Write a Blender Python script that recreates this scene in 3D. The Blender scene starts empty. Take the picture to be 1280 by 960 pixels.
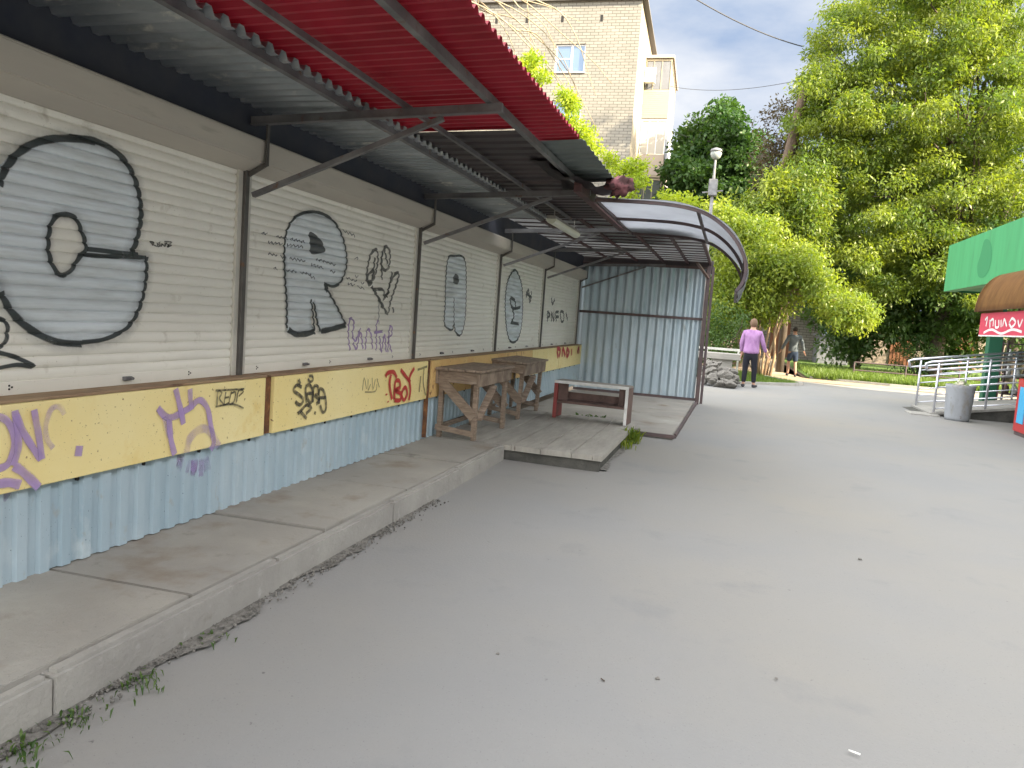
import bpy, bmesh, math, random
import numpy as np
from mathutils import Vector, Matrix
random.seed(7); rng = np.random.default_rng(7)
R = math.radians
scene = bpy.context.scene
C = bpy.data.collections.new("scene_objects"); scene.collection.children.link(C)

# ------------------------------------------------------------------ camera
F, CW, CH, ROLL = 950.0, 1280, 960, R(4.1)
_v = np.array([915 - CW / 2, -(412 - CH / 2), -F]); _v /= np.linalg.norm(_v)
_h = np.array([math.cos(ROLL), -math.sin(ROLL), 0.0])
_u = np.cross(_h, _v); _u /= np.linalg.norm(_u)
RM = np.array([np.cross(_v, _u), _v, _u])
CAM = np.array([0, 0, 1.5])
cd = bpy.data.cameras.new("camera"); cam = bpy.data.objects.new("camera", cd); C.objects.link(cam)
cd.sensor_width = 36; cd.lens = F / CW * 36; cd.clip_start = 0.05; cd.clip_end = 2000
M4 = Matrix([list(RM[i]) + [CAM[i]] for i in range(3)] + [[0, 0, 0, 1]])
cam.matrix_world = M4
scene.camera = cam

def at(px, py, ax, val):
    """photo pixel -> world point on the plane axis=val"""
    d = RM @ np.array([px - CW / 2, -(py - CH / 2), -F])
    return CAM + (val - CAM[ax]) / d[ax] * d

# ------------------------------------------------------------------ light
SUN_AZ, SUN_EL = R(-22), R(27)          # from +X, a little towards the camera side
SUN_STRENGTH, SKY_STRENGTH, EXPOSURE = 4.8, 0.15, 2.18
w = bpy.data.worlds.new("World"); scene.world = w; w.use_nodes = True
nt = w.node_tree; N = nt.nodes; L = nt.links
sky = N.new("ShaderNodeTexSky"); sky.sky_type = 'NISHITA'; sky.sun_disc = False
sky.sun_elevation = SUN_EL; sky.sun_rotation = R(90) - SUN_AZ
sky.air_density = 1.0; sky.dust_density = 2.0; sky.ozone_density = 1.0
tc = N.new("ShaderNodeTexCoord"); mp = N.new("ShaderNodeMapping"); mp.inputs['Scale'].default_value = (1, 1, 2.6)
ns = N.new("ShaderNodeTexNoise"); ns.inputs['Scale'].default_value = 1.9; ns.inputs['Detail'].default_value = 9; ns.inputs['Roughness'].default_value = .56
rp = N.new("ShaderNodeValToRGB"); rp.color_ramp.elements[0].position = .42; rp.color_ramp.elements[1].position = .66
mx = N.new("ShaderNodeMixRGB"); mx.inputs[2].default_value = (10.5, 10.15, 9.7, 1)
mulf = N.new("ShaderNodeMath"); mulf.operation = 'MULTIPLY_ADD'; mulf.inputs[1].default_value = .55; mulf.inputs[2].default_value = .32
L.new(tc.outputs['Generated'], mp.inputs[0]); L.new(mp.outputs[0], ns.inputs['Vector']); L.new(ns.outputs['Fac'], rp.inputs[0])
L.new(rp.outputs[0], mulf.inputs[0]); L.new(mulf.outputs[0], mx.inputs[0]); L.new(sky.outputs[0], mx.inputs[1])
# the quarter of the sky the picture looks into: thin blue with soft white cloud; unseen cloud overhead and behind brightened to light the yard
fx = N.new("ShaderNodeMixRGB"); fx.inputs[1].default_value = (.56, .76, 1.12, 1); fx.inputs[2].default_value = (1.55, 1.56, 1.58, 1)
L.new(rp.outputs[0], fx.inputs[0])
sx = N.new("ShaderNodeSeparateXYZ"); L.new(tc.outputs['Generated'], sx.inputs[0])
ya = N.new("ShaderNodeMapRange"); ya.inputs[1].default_value = .45; ya.inputs[2].default_value = .72; L.new(sx.outputs[1], ya.inputs[0])
mf = N.new("ShaderNodeMixRGB"); L.new(ya.outputs[0], mf.inputs[0]); L.new(mx.outputs[0], mf.inputs[1]); L.new(fx.outputs[0], mf.inputs[2])
bg = N['Background']; bg.inputs['Strength'].default_value = SKY_STRENGTH
L.new(mf.outputs[0], bg.inputs[0])
sd = bpy.data.lights.new("sun", 'SUN'); sun = bpy.data.objects.new("sun", sd); C.objects.link(sun)
sd.energy = SUN_STRENGTH; sd.angle = R(.5); sd.color = (1, .85, .62)
to_sun = Vector((math.cos(SUN_EL) * math.cos(SUN_AZ), math.cos(SUN_EL) * math.sin(SUN_AZ), math.sin(SUN_EL)))
sun.rotation_euler = to_sun.to_track_quat('Z', 'Y').to_euler()
vs = scene.view_settings; vs.view_transform = 'Standard'; vs.look = 'None'; vs.exposure = EXPOSURE; vs.gamma = 1
vs.use_curve_mapping = False

# ------------------------------------------------------------------ materials
def mat(name, col, rough=.7, metal=0, var=None, nscale=3, ndetail=6, bump=0, bscale=40, stains=None, stretch=(1, 1, 1), spec=.3, namt=(.35, .65)):
    """procedural surface: base colour, a second colour mixed in by noise, spots of a third, bump"""
    m = bpy.data.materials.new(name); m.use_nodes = True; nt = m.node_tree; N = nt.nodes; L = nt.links
    b = N['Principled BSDF']; b.inputs['Roughness'].default_value = rough; b.inputs['Metallic'].default_value = metal
    b.inputs['Specular IOR Level'].default_value = spec
    tc = N.new("ShaderNodeTexCoord"); mp = N.new("ShaderNodeMapping"); mp.inputs['Scale'].default_value = stretch
    L.new(tc.outputs['Object'], mp.inputs[0])
    def noise(s, d=ndetail, vec=mp):
        n = N.new("ShaderNodeTexNoise"); n.inputs['Scale'].default_value = s; n.inputs['Detail'].default_value = d
        n.inputs['Roughness'].default_value = .6; L.new(vec.outputs[0], n.inputs['Vector']); return n
    cur = None
    rgb = N.new("ShaderNodeRGB"); rgb.outputs[0].default_value = (*col, 1); cur = rgb.outputs[0]
    if var:
        n = noise(nscale); r = N.new("ShaderNodeMapRange"); r.inputs[1].default_value = namt[0]; r.inputs[2].default_value = namt[1]
        x = N.new("ShaderNodeMixRGB"); L.new(n.outputs['Fac'], r.inputs[0]); L.new(r.outputs[0], x.inputs[0])
        L.new(cur, x.inputs[1]); x.inputs[2].default_value = (*var, 1); cur = x.outputs[0]
    for s in (stains or []):
        scol, ss, lo, hi = s[:4]
        n = noise(ss, 8); r = N.new("ShaderNodeMapRange"); r.inputs[1].default_value = lo; r.inputs[2].default_value = hi
        x = N.new("ShaderNodeMixRGB"); L.new(n.outputs['Fac'], r.inputs[0]); L.new(r.outputs[0], x.inputs[0])
        L.new(cur, x.inputs[1]); x.inputs[2].default_value = (*scol, 1); cur = x.outputs[0]
    L.new(cur, b.inputs['Base Color'])
    if bump:
        n = noise(bscale, 8); bp = N.new("ShaderNodeBump"); bp.inputs['Strength'].default_value = bump; bp.inputs['Distance'].default_value = .02
        L.new(n.outputs['Fac'], bp.inputs['Height']); L.new(bp.outputs[0], b.inputs['Normal'])
    return m

def brick_mat(name, c1, c2, mortar, bw=.42, bh=.14, axis='x', ms=.012, var=.0):
    m = bpy.data.materials.new(name); m.use_nodes = True; nt = m.node_tree; N = nt.nodes; L = nt.links
    b = N['Principled BSDF']; b.inputs['Roughness'].default_value = .9
    tc = N.new("ShaderNodeTexCoord"); sp = N.new("ShaderNodeSeparateXYZ"); cb = N.new("ShaderNodeCombineXYZ")
    L.new(tc.outputs['Object'], sp.inputs[0]); ad = N.new("ShaderNodeMath"); ad.operation = 'ADD'
    L.new(sp.outputs[0], ad.inputs[0]); L.new(sp.outputs[1], ad.inputs[1]); L.new(ad.outputs[0], cb.inputs[0]); L.new(sp.outputs[2], cb.inputs[1])
    br = N.new("ShaderNodeTexBrick"); L.new(cb.outputs[0], br.inputs['Vector'])
    br.inputs['Scale'].default_value = 1; br.inputs['Brick Width'].default_value = bw; br.inputs['Row Height'].default_value = bh
    br.inputs['Mortar Size'].default_value = ms; br.inputs['Color1'].default_value = (*c1, 1); br.inputs['Color2'].default_value = (*c2, 1)
    br.inputs['Mortar'].default_value = (*mortar, 1); br.inputs['Bias'].default_value = 0
    n = N.new("ShaderNodeTexNoise"); n.inputs['Scale'].default_value = .35; n.inputs['Detail'].default_value = 5; L.new(tc.outputs['Object'], n.inputs['Vector'])
    x = N.new("ShaderNodeMixRGB"); x.blend_type = 'MULTIPLY'; x.inputs[0].default_value = .5
    L.new(br.outputs[0], x.inputs[1]); L.new(n.outputs['Fac'], x.inputs[2]); 
    L.new(x.outputs[0], b.inputs['Base Color'])
    return m

def leaf_mat(name, c0, c1, trans=.45):
    m = bpy.data.materials.new(name); m.use_nodes = True; nt = m.node_tree; N = nt.nodes; L = nt.links
    N.remove(N['Principled BSDF']); out = N['Material Output']
    a = N.new("ShaderNodeAttribute"); a.attribute_name = "tint"
    x = N.new("ShaderNodeMixRGB"); x.inputs[1].default_value = (*c0, 1); x.inputs[2].default_value = (*c1, 1); L.new(a.outputs['Fac'], x.inputs[0])
    d = N.new("ShaderNodeBsdfDiffuse"); t = N.new("ShaderNodeBsdfTranslucent"); g = N.new("ShaderNodeBsdfGlossy"); g.inputs['Roughness'].default_value = .45
    g.inputs['Color'].default_value = (.6, .6, .55, 1)
    y = N.new("ShaderNodeMixRGB"); y.blend_type = 'MULTIPLY'; y.inputs[0].default_value = 1; y.inputs[2].default_value = (1.35, 1.35, .45, 1)
    L.new(x.outputs[0], d.inputs[0]); L.new(x.outputs[0], y.inputs[1]); L.new(y.outputs[0], t.inputs[0])
    ms = N.new("ShaderNodeMixShader"); ms.inputs[0].default_value = trans; L.new(d.outputs[0], ms.inputs[1]); L.new(t.outputs[0], ms.inputs[2])
    m2 = N.new("ShaderNodeMixShader"); m2.inputs[0].default_value = .04; L.new(ms.outputs[0], m2.inputs[1]); L.new(g.outputs[0], m2.inputs[2])
    L.new(m2.outputs[0], out.inputs[0])
    return m

def paint_mat(name, col, alpha=1.0, soft=True, patchy=.25, scale=18, fill=False):
    """spray paint: opaque in the middle of the stroke, fading at its rim, uneven"""
    m = bpy.data.materials.new(name); m.use_nodes = True; nt = m.node_tree; N = nt.nodes; L = nt.links
    b = N['Principled BSDF']; b.inputs['Base Color'].default_value = (*col, 1); b.inputs['Roughness'].default_value = .5
    uv = N.new("ShaderNodeTexCoord"); sp = N.new("ShaderNodeSeparateXYZ"); L.new(uv.outputs['UV'], sp.inputs[0])
    # v: 0..1 across -> 1-|2v-1|
    a = N.new("ShaderNodeMath"); a.operation = 'PINGPONG'; a.inputs[1].default_value = .5; L.new(sp.outputs[1], a.inputs[0])
    tc = N.new("ShaderNodeTexCoord"); n = N.new("ShaderNodeTexNoise"); n.inputs['Scale'].default_value = scale; n.inputs['Detail'].default_value = 7
    mp = N.new("ShaderNodeMapping"); mp.inputs['Scale'].default_value = (1, .35, 3.2) if fill else (1, 1, 1)
    L.new(tc.outputs['Object'], mp.inputs[0]); L.new(mp.outputs[0], n.inputs['Vector'])
    if fill: b.inputs['Roughness'].default_value = .32; b.inputs['Metallic'].default_value = .1
    r = N.new("ShaderNodeMapRange"); r.inputs[1].default_value = 0; r.inputs[2].default_value = (.5 if soft == 'mist' else .17 if soft else .05); L.new(a.outputs[0], r.inputs[0])
    r2 = N.new("ShaderNodeMapRange"); r2.inputs[1].default_value = .3; r2.inputs[2].default_value = .6; r2.inputs[3].default_value = 1 - patchy; r2.inputs[4].default_value = 1
    L.new(n.outputs['Fac'], r2.inputs[0])
    mu = N.new("ShaderNodeMath"); mu.operation = 'MULTIPLY'; L.new(r2.outputs[0], mu.inputs[0])
    if fill: mu.inputs[1].default_value = 1
    else: L.new(r.outputs[0], mu.inputs[1])
    m3 = N.new("ShaderNodeMath"); m3.operation = 'MULTIPLY'; m3.inputs[1].default_value = alpha; L.new(mu.outputs[0], m3.inputs[0])
    L.new(m3.outputs[0], b.inputs['Alpha'])
    return m

MT = {}
MT['asphalt'] = mat('asphalt', (.218, .216, .206), .92, var=(.200, .200, .194), nscale=.45, bump=.18, bscale=60, spec=.25,
                    stains=[((.232, .220, .192), .20, .42, .66), ((.175, .175, .172), 1.7, .58, .80), ((.11, .11, .105), 110, .62, .78), ((.28, .275, .26), 140, .64, .78), ((.12, .115, .11), 14, .70, .74)])
MT['concrete'] = mat('concrete', (.30, .285, .25), .9, var=(.23, .22, .20), nscale=1.6, bump=.3, bscale=45,
                     stains=[((.15, .14, .125), 5, .62, .8), ((.36, .35, .31), .8, .5, .7), ((.13, .125, .11), 120, .62, .75), ((.20, .165, .13), 2.2, .56, .72)])
MT['kerb'] = mat('kerb', (.31, .30, .27), .9, var=(.25, .24, .22), nscale=3, bump=.3, bscale=35,
                 stains=[((.19, .175, .15), 7, .62, .78), ((.38, .37, .34), 9, .6, .8), ((.15, .14, .125), 150, .62, .76)])
MT['joint_dirt'] = mat('joint_dirt', (.035, .032, .028), .95)
MT['dark_concrete'] = mat('dark_concrete', (.10, .097, .085), .95, var=(.05, .05, .045), nscale=6, bump=.5, bscale=40)
MT['shutter'] = mat('shutter', (.79, .785, .71), .42, var=(.73, .72, .65), nscale=1.4, spec=.4, stains=[((.42, .39, .31), 6, .62, .8), ((.35, .31, .25), 70, .66, .74)])
MT['housing'] = mat('housing', (.48, .45, .385), .5, var=(.41, .385, .34), nscale=1.2, spec=.35, stains=[((.27, .25, .21), 5, .6, .8)], stretch=(1, .4, 3))
MT['rail'] = mat('rail', (.56, .55, .49), .45, var=(.45, .44, .39), nscale=6)
MT['post'] = mat('post', (.13, .125, .115), .55, metal=.3, var=(.085, .08, .075), nscale=5, stains=[((.18, .10, .06), 14, .62, .72)])
MT['steel'] = mat('steel', (.22, .22, .22), .5, metal=.4, var=(.12, .12, .125), nscale=4, stains=[((.16, .09, .06), 11, .6, .7)])
MT['galv'] = mat('galv', (.48, .52, .54), .40, metal=.75, var=(.33, .37, .39), nscale=5, stains=[((.18, .19, .19), 3, .56, .72), ((.70, .71, .66), 12, .58, .70)], stretch=(.5, 1, 1))
MT['navy_shade'] = mat('navy_shade', (.026, .032, .050), .6, var=(.045, .048, .058), nscale=4)  # navy tone standing in for the shade under the roof
MT['yellow'] = mat('yellow', (.76, .63, .27), .55, var=(.79, .69, .36), nscale=1.2, spec=.35,
                   stains=[((.66, .46, .13), 3, .58, .78), ((.24, .15, .08), 38, .645, .68), ((.13, .085, .06), 95, .66, .69)])
MT['orange'] = mat('orange', (.68, .43, .18), .6, var=(.72, .52, .22), nscale=4, stains=[((.28, .14, .06), 14, .60, .66), ((.13, .085, .06), 70, .62, .68)], stretch=(1, 1, .6))
MT['rust'] = mat('rust', (.20, .085, .035), .85, var=(.10, .05, .03), nscale=12, stains=[((.30, .15, .06), 25, .55, .7)])
MT['board'] = mat('board', (.34, .25, .15), .75, var=(.22, .14, .09), nscale=4, stains=[((.12, .07, .045), 14, .56, .7)], stretch=(1, .25, 1))
MT['blue'] = mat('blue', (.40, .49, .54), .5, var=(.31, .41, .47), nscale=1.7, spec=.35,
                 stains=[((.46, .54, .57), 4, .6, .72), ((.33, .30, .24), 9, .62, .78), ((.05, .05, .055), 90, .68, .70)], stretch=(1, 1, .6))
MT['screen_blue'] = mat('screen_blue', (.34, .43, .49), .33, metal=.3, var=(.43, .51, .56), nscale=2.2, spec=.5,
                        stains=[((.24, .24, .22), 7, .62, .8), ((.06, .06, .06), 60, .68, .71)], stretch=(1, 1, .35))
MT['frame'] = mat('frame', (.07, .055, .06), .55, var=(.11, .075, .07), nscale=7)
MT['maroon'] = mat('maroon', (.10, .045, .045), .6, var=(.05, .03, .03), nscale=6)
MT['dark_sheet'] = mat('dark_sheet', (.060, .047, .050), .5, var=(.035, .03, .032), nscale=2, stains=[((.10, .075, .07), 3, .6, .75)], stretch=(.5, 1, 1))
MT['grey_sheet'] = mat('grey_sheet', (.15, .175, .165), .5, var=(.10, .12, .115), nscale=2)
MT['wood'] = mat('wood', (.30, .235, .18), .85, var=(.17, .125, .09), nscale=9, stretch=(1, 1, 6), bump=.3, bscale=30, stains=[((.40, .34, .28), 5, .58, .75)])
MT['wood_top'] = mat('wood_top', (.29, .23, .175), .8, var=(.17, .125, .095), nscale=7, stretch=(6, 1, 1), bump=.3, bscale=30, stains=[((.40, .34, .28), 4, .56, .75)])
MT['planks'] = mat('planks', (.34, .325, .285), .9, var=(.27, .255, .225), nscale=3, stretch=(4, .8, 1), bump=.3, bscale=30, stains=[((.15, .13, .11), 9, .64, .74)])
MT['red_paint'] = mat('red_paint', (.28, .05, .05), .5, var=(.20, .06, .05), nscale=9)
MT['white_paint'] = mat('white_paint', (.72, .72, .70), .45, var=(.55, .54, .51), nscale=8)
MT['bench_brown'] = mat('bench_brown', (.16, .10, .085), .6, var=(.09, .06, .05), nscale=6)
MT['lamp_glass'] = mat('lamp_glass', (.66, .68, .55), .35)
MT['globe_glass'] = mat('globe_glass', (.26, .28, .26), .25)
MT['lamp_body'] = mat('lamp_body', (.30, .29, .26), .6)
MT['bark'] = mat('bark', (.105, .08, .06), .9, var=(.055, .045, .035), nscale=7, stretch=(1, 1, .3), bump=.6, bscale=20)
MT['bark_pale'] = mat('bark_pale', (.30, .21, .12), .9, var=(.18, .12, .075), nscale=7, stretch=(1, 1, .3))
MT['bark_mid'] = mat('bark_mid', (.15, .11, .08), .9, var=(.09, .065, .05), nscale=5, stretch=(1, 1, .3), bump=.5, bscale=15)
MT['twig'] = mat('twig', (.33, .28, .19), .8, var=(.20, .155, .10), nscale=5)
MT['cable'] = mat('cable', (.05, .05, .055), .6)
MT['green_fascia'] = mat('green_fascia', (.06, .29, .125), .5, var=(.05, .25, .105), nscale=1.5, stretch=(1, 3, .4), stains=[((.05, .17, .08), 3, .6, .8)])
MT['green_dark'] = mat('green_dark', (.035, .20, .085), .6)
MT['green_col'] = mat('green_col', (.02, .11, .06), .5)
MT['awning'] = mat('awning', (.31, .155, .055), .5, var=(.20, .095, .035), nscale=3, stretch=(1, 2.5, 1), spec=.45)
MT['banner'] = mat('banner', (.48, .05, .09), .5)
MT['chrome'] = mat('chrome', (.62, .63, .68), .28, metal=.85)
MT['bin'] = mat('bin', (.29, .305, .32), .7, var=(.23, .24, .25), nscale=6, stains=[((.20, .18, .15), 5, .54, .7), ((.14, .13, .11), 14, .62, .7)], stretch=(1, 1, .5))
MT['rubbish'] = mat('rubbish', (.55, .50, .42), .7, var=(.22, .28, .12), nscale=9, namt=(.45, .55))
MT['lawn'] = mat('lawn', (.075, .14, .028), .9, var=(.11, .18, .035), nscale=2, bump=.6, bscale=50)
MT['soil'] = mat('soil', (.20, .15, .10), .95, var=(.13, .10, .07), nscale=4, bump=.4)
MT['path'] = mat('path', (.40, .32, .22), .9, var=(.30, .24, .17), nscale=2)
MT['rock'] = mat('rock', (.21, .195, .17), .9, var=(.11, .105, .095), nscale=4, bump=.6, bscale=14, stains=[((.30, .28, .25), 6, .58, .7)])
MT['gravel'] = mat('gravel', (.22, .21, .185), .95, var=(.10, .095, .085), nscale=30, bump=.7, bscale=90)
MT['skin'] = mat('skin', (.45, .26, .19), .6)
MT['skin_dark'] = mat('skin_dark', (.30, .17, .12), .6)
MT['lilac'] = mat('lilac', (.37, .21, .39), .9, var=(.27, .14, .29), nscale=9, bump=1.0, bscale=9, stretch=(1, 1, .5))
MT['black_cloth'] = mat('black_cloth', (.012, .012, .018), .85)
MT['grey_cloth'] = mat('grey_cloth', (.10, .12, .135), .9, var=(.075, .09, .105), nscale=8, bump=1.0, bscale=9)
MT['navy_cloth'] = mat('navy_cloth', (.018, .03, .055), .9)
MT['hair_light'] = mat('hair_light', (.17, .10, .065), .7, var=(.11, .07, .04), nscale=40)
MT['hair_dark'] = mat('hair_dark', (.02, .015, .012), .6)
MT['shoe'] = mat('shoe', (.03, .03, .035), .6)
MT['sole'] = mat('sole', (.5, .5, .5), .6)
MT['cream_wall'] = mat('cream_wall', (.35, .305, .225), .85, var=(.30, .265, .20), nscale=.6)
MT['cream_siding'] = mat('cream_siding', (.40, .36, .24), .7)
MT['curtain'] = mat('curtain', (.40, .38, .34), .3)
MT['pink_wall'] = mat('pink_wall', (.42, .36, .31), .8)
MT['win_frame'] = mat('win_frame', (.72, .73, .75), .4)
MT['glass'] = mat('glass', (.10, .15, .22), .08, spec=.9, metal=.3)
MT['dark_hole'] = mat('dark_hole', (.02, .02, .02), .9)
MT['roof_edge'] = mat('roof_edge', (.12, .115, .11), .8)
MT['brick_white'] = brick_mat('brick_white', (.285, .27, .23), (.235, .222, .19), (.095, .09, .075), .42, .15, ms=.014)
MT['brick_far'] = brick_mat('brick_far', (.40, .33, .27), (.34, .28, .23), (.22, .18, .15), .3, .1)
MT['door_brown'] = mat('door_brown', (.20, .085, .045), .6, var=(.15, .065, .035), nscale=3)
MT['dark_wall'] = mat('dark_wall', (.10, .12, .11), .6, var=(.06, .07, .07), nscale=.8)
MT['fridge_red'] = mat('fridge_red', (.40, .03, .03), .3)
MT['fridge_blue'] = mat('fridge_blue', (.05, .35, .60), .2)
MT['grey_box'] = mat('grey_box', (.17, .18, .20), .7, var=(.14, .145, .16), nscale=2)
MT['litter'] = mat('litter', (.70, .70, .66), .6)
MT['rag'] = mat('rag', (.17, .07, .075), .9, var=(.06, .03, .03), nscale=12, namt=(.45, .55))
# translucent plastics
def plastic(name, col, trans, rough=.4, tcol=None, var=None):
    m = mat(name, col, rough, var=var, nscale=2.5); nt = m.node_tree; N = nt.nodes; L = nt.links
    t = N.new("ShaderNodeBsdfTranslucent"); t.inputs[0].default_value = (*(tcol or col), 1)
    ms = N.new("ShaderNodeMixShader"); ms.inputs[0].default_value = trans
    L.new(N['Principled BSDF'].outputs[0], ms.inputs[1]); L.new(t.outputs[0], ms.inputs[2]); L.new(ms.outputs[0], N['Material Output'].inputs[0])
    return m
MT['red_sheet'] = plastic('red_sheet', (.35, .028, .052), .24, .4, (.46, .03, .06), var=(.24, .02, .035))
MT['poly'] = plastic('poly', (.44, .455, .47), .38, .3, (.48, .50, .53), var=(.30, .31, .33))
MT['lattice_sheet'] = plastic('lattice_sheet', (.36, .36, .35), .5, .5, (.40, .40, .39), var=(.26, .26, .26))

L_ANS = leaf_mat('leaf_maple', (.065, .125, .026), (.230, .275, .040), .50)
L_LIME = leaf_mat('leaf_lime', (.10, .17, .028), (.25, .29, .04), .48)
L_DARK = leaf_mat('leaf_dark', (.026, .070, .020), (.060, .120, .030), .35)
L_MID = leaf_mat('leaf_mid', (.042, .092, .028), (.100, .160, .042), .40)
L_PURP = leaf_mat('leaf_plum', (.06, .045, .045), (.12, .10, .06), .35)
L_VINE = leaf_mat('leaf_vine', (.18, .27, .02), (.36, .42, .035), .5)
L_GRASS = leaf_mat('grass_blade', (.07, .13, .02), (.15, .21, .04), .35)

# ------------------------------------------------------------------ helpers
def props(o, label=None, cat=None, group=None, kind=None):
    if label: o['label'] = label
    if cat: o['category'] = cat
    if group: o['group'] = group
    if kind: o['kind'] = kind
    return o
def thing(name, label, cat, loc=(0, 0, 0), rz=0, group=None):
    o = bpy.data.objects.new(name, None); C.objects.link(o); o.location = loc; o.rotation_euler = (0, 0, rz)
    o.empty_display_size = .2
    o['base'] = 1; del o['base']
    return props(o, label, cat, group)
BASES = {}
def obj(name, bm, m, parent=None, smooth=False, world=True):
    """link one mesh. world=True: the bmesh is in world coordinates even when the parent stands elsewhere"""
    if isinstance(bm, bpy.types.Mesh): me = bm
    else:
        me = bpy.data.meshes.new(name); bm.to_mesh(me); bm.free()
    o = bpy.data.objects.new(name, me); C.objects.link(o)
    for mm in (m if isinstance(m, (list, tuple)) else [m]): me.materials.append(MT[mm] if isinstance(mm, str) else mm)
    if smooth:
        me.polygons.foreach_set('use_smooth', [True] * len(me.polygons))
    if parent is not None:
        o.parent = parent
        if world:
            p, mw = parent, Matrix()
            while p is not None:
                mw = Matrix.LocRotScale(p.location, p.rotation_euler, p.scale) @ mw; p = p.parent
            me.transform(mw.inverted())
    return o
def settle(o, loc):
    """move a single mesh's origin to loc without moving its shape"""
    o.data.transform(Matrix.Translation(-Vector(loc))); o.location = loc; return o
def dup(root, loc, rz=None, label=None, group=None, scale=None):
    r = root.copy(); C.objects.link(r); r.location = loc
    if rz is not None: r.rotation_euler = (0, 0, rz)
    if scale: r.scale = scale
    if label: r['label'] = label
    if group: r['group'] = group
    for ch in list(root.children):
        c = ch.copy(); C.objects.link(c); c.parent = r
        for g in list(ch.children):
            d = g.copy(); C.objects.link(d); d.parent = c
    return r
def BM(): return bmesh.new()
def bx(bm, x0, x1, y0, y1, z0, z1, mi=0, bev=0):
    b2 = bmesh.new() if bev else bm
    vs = [b2.verts.new((x, y, z)) for x in (x0, x1) for y in (y0, y1) for z in (z0, z1)]
    fs = []
    for q in ((0, 1, 3, 2), (4, 6, 7, 5), (0, 4, 5, 1), (2, 3, 7, 6), (0, 2, 6, 4), (1, 5, 7, 3)):
        fs.append(b2.faces.new([vs[i] for i in q])); fs[-1].material_index = mi
    if bev:
        bmesh.ops.bevel(b2, geom=b2.edges[:], offset=bev, segments=2, affect='EDGES', profile=.5)
        for f in b2.faces: f.material_index = mi
        me = bpy.data.meshes.new('t'); b2.to_mesh(me); b2.free(); bm.from_mesh(me); bpy.data.meshes.remove(me)
    return bm
def bar(bm, a, b, w, h=None, up=(0, 0, 1), mi=0):
    """rectangular bar from a to b, width w (sideways) and height h (towards up)"""
    h = h or w; a = Vector(a); b = Vector(b); d = (b - a).normalized(); u = Vector(up)
    s = d.cross(u)
    if s.length < 1e-4: s = d.cross(Vector((1, 0, 0)))
    s.normalize(); u = s.cross(d)
    vs = []
    for p in (a, b):
        for (i, j) in ((-1, -1), (1, -1), (1, 1), (-1, 1)):
            vs.append(bm.verts.new(p + s * i * w / 2 + u * j * h / 2))
    for q in ((3, 2, 1, 0), (4, 5, 6, 7), (0, 1, 5, 4), (1, 2, 6, 5), (2, 3, 7, 6), (3, 0, 4, 7)):
        bm.faces.new([vs[i] for i in q]).material_index = mi
    return bm
def tube(bm, pts, r, n=8, r2=None, cap=True, mi=0):
    pts = [Vector(p) for p in pts]; k = len(pts); rings = []
    rs = r if isinstance(r, (list, tuple)) else [r + ((r2 if r2 is not None else r) - r) * i / (k - 1) for i in range(k)]
    prev = None
    for i, p in enumerate(pts):
        t = (pts[min(i + 1, k - 1)] - pts[max(i - 1, 0)]).normalized()
        if prev is None:
            s = t.orthogonal().normalized()
        else:
            s = prev - t * prev.dot(t)
            s = s.normalized() if s.length > 1e-5 else t.orthogonal().normalized()
        prev = s; u = t.cross(s)
        rings.append([bm.verts.new(p + (s * math.cos(2 * math.pi * j / n) + u * math.sin(2 * math.pi * j / n)) * rs[i]) for j in range(n)])
    for i in range(k - 1):
        for j in range(n):
            f = bm.faces.new([rings[i][j], rings[i][(j + 1) % n], rings[i + 1][(j + 1) % n], rings[i + 1][j]]); f.material_index = mi
    if cap:
        bm.faces.new(rings[0][::-1]).material_index = mi; bm.faces.new(rings[-1]).material_index = mi
    return bm
def lathe(bm, prof, c=(0, 0, 0), n=24, mi=0):
    rings = []
    for r, z in prof:
        rings.append([bm.verts.new((c[0] + r * math.cos(2 * math.pi * j / n), c[1] + r * math.sin(2 * math.pi * j / n), c[2] + z)) for j in range(n)])
    for i in range(len(prof) - 1):
        for j in range(n):
            bm.faces.new([rings[i][j], rings[i][(j + 1) % n], rings[i + 1][(j + 1) % n], rings[i + 1][j]]).material_index = mi
    return bm
def prism(bm, poly, y0, y1, mi=0):
    """polygon of (x,z) extruded along y"""
    a = [bm.verts.new((x, y0, z)) for x, z in poly]; b = [bm.verts.new((x, y1, z)) for x, z in poly]; n = len(poly)
    bm.faces.new(a).material_index = mi; bm.faces.new(b[::-1]).material_index = mi
    for i in range(n):
        bm.faces.new([a[(i + 1) % n], a[i], b[i], b[(i + 1) % n]]).material_index = mi
    return bm
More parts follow.
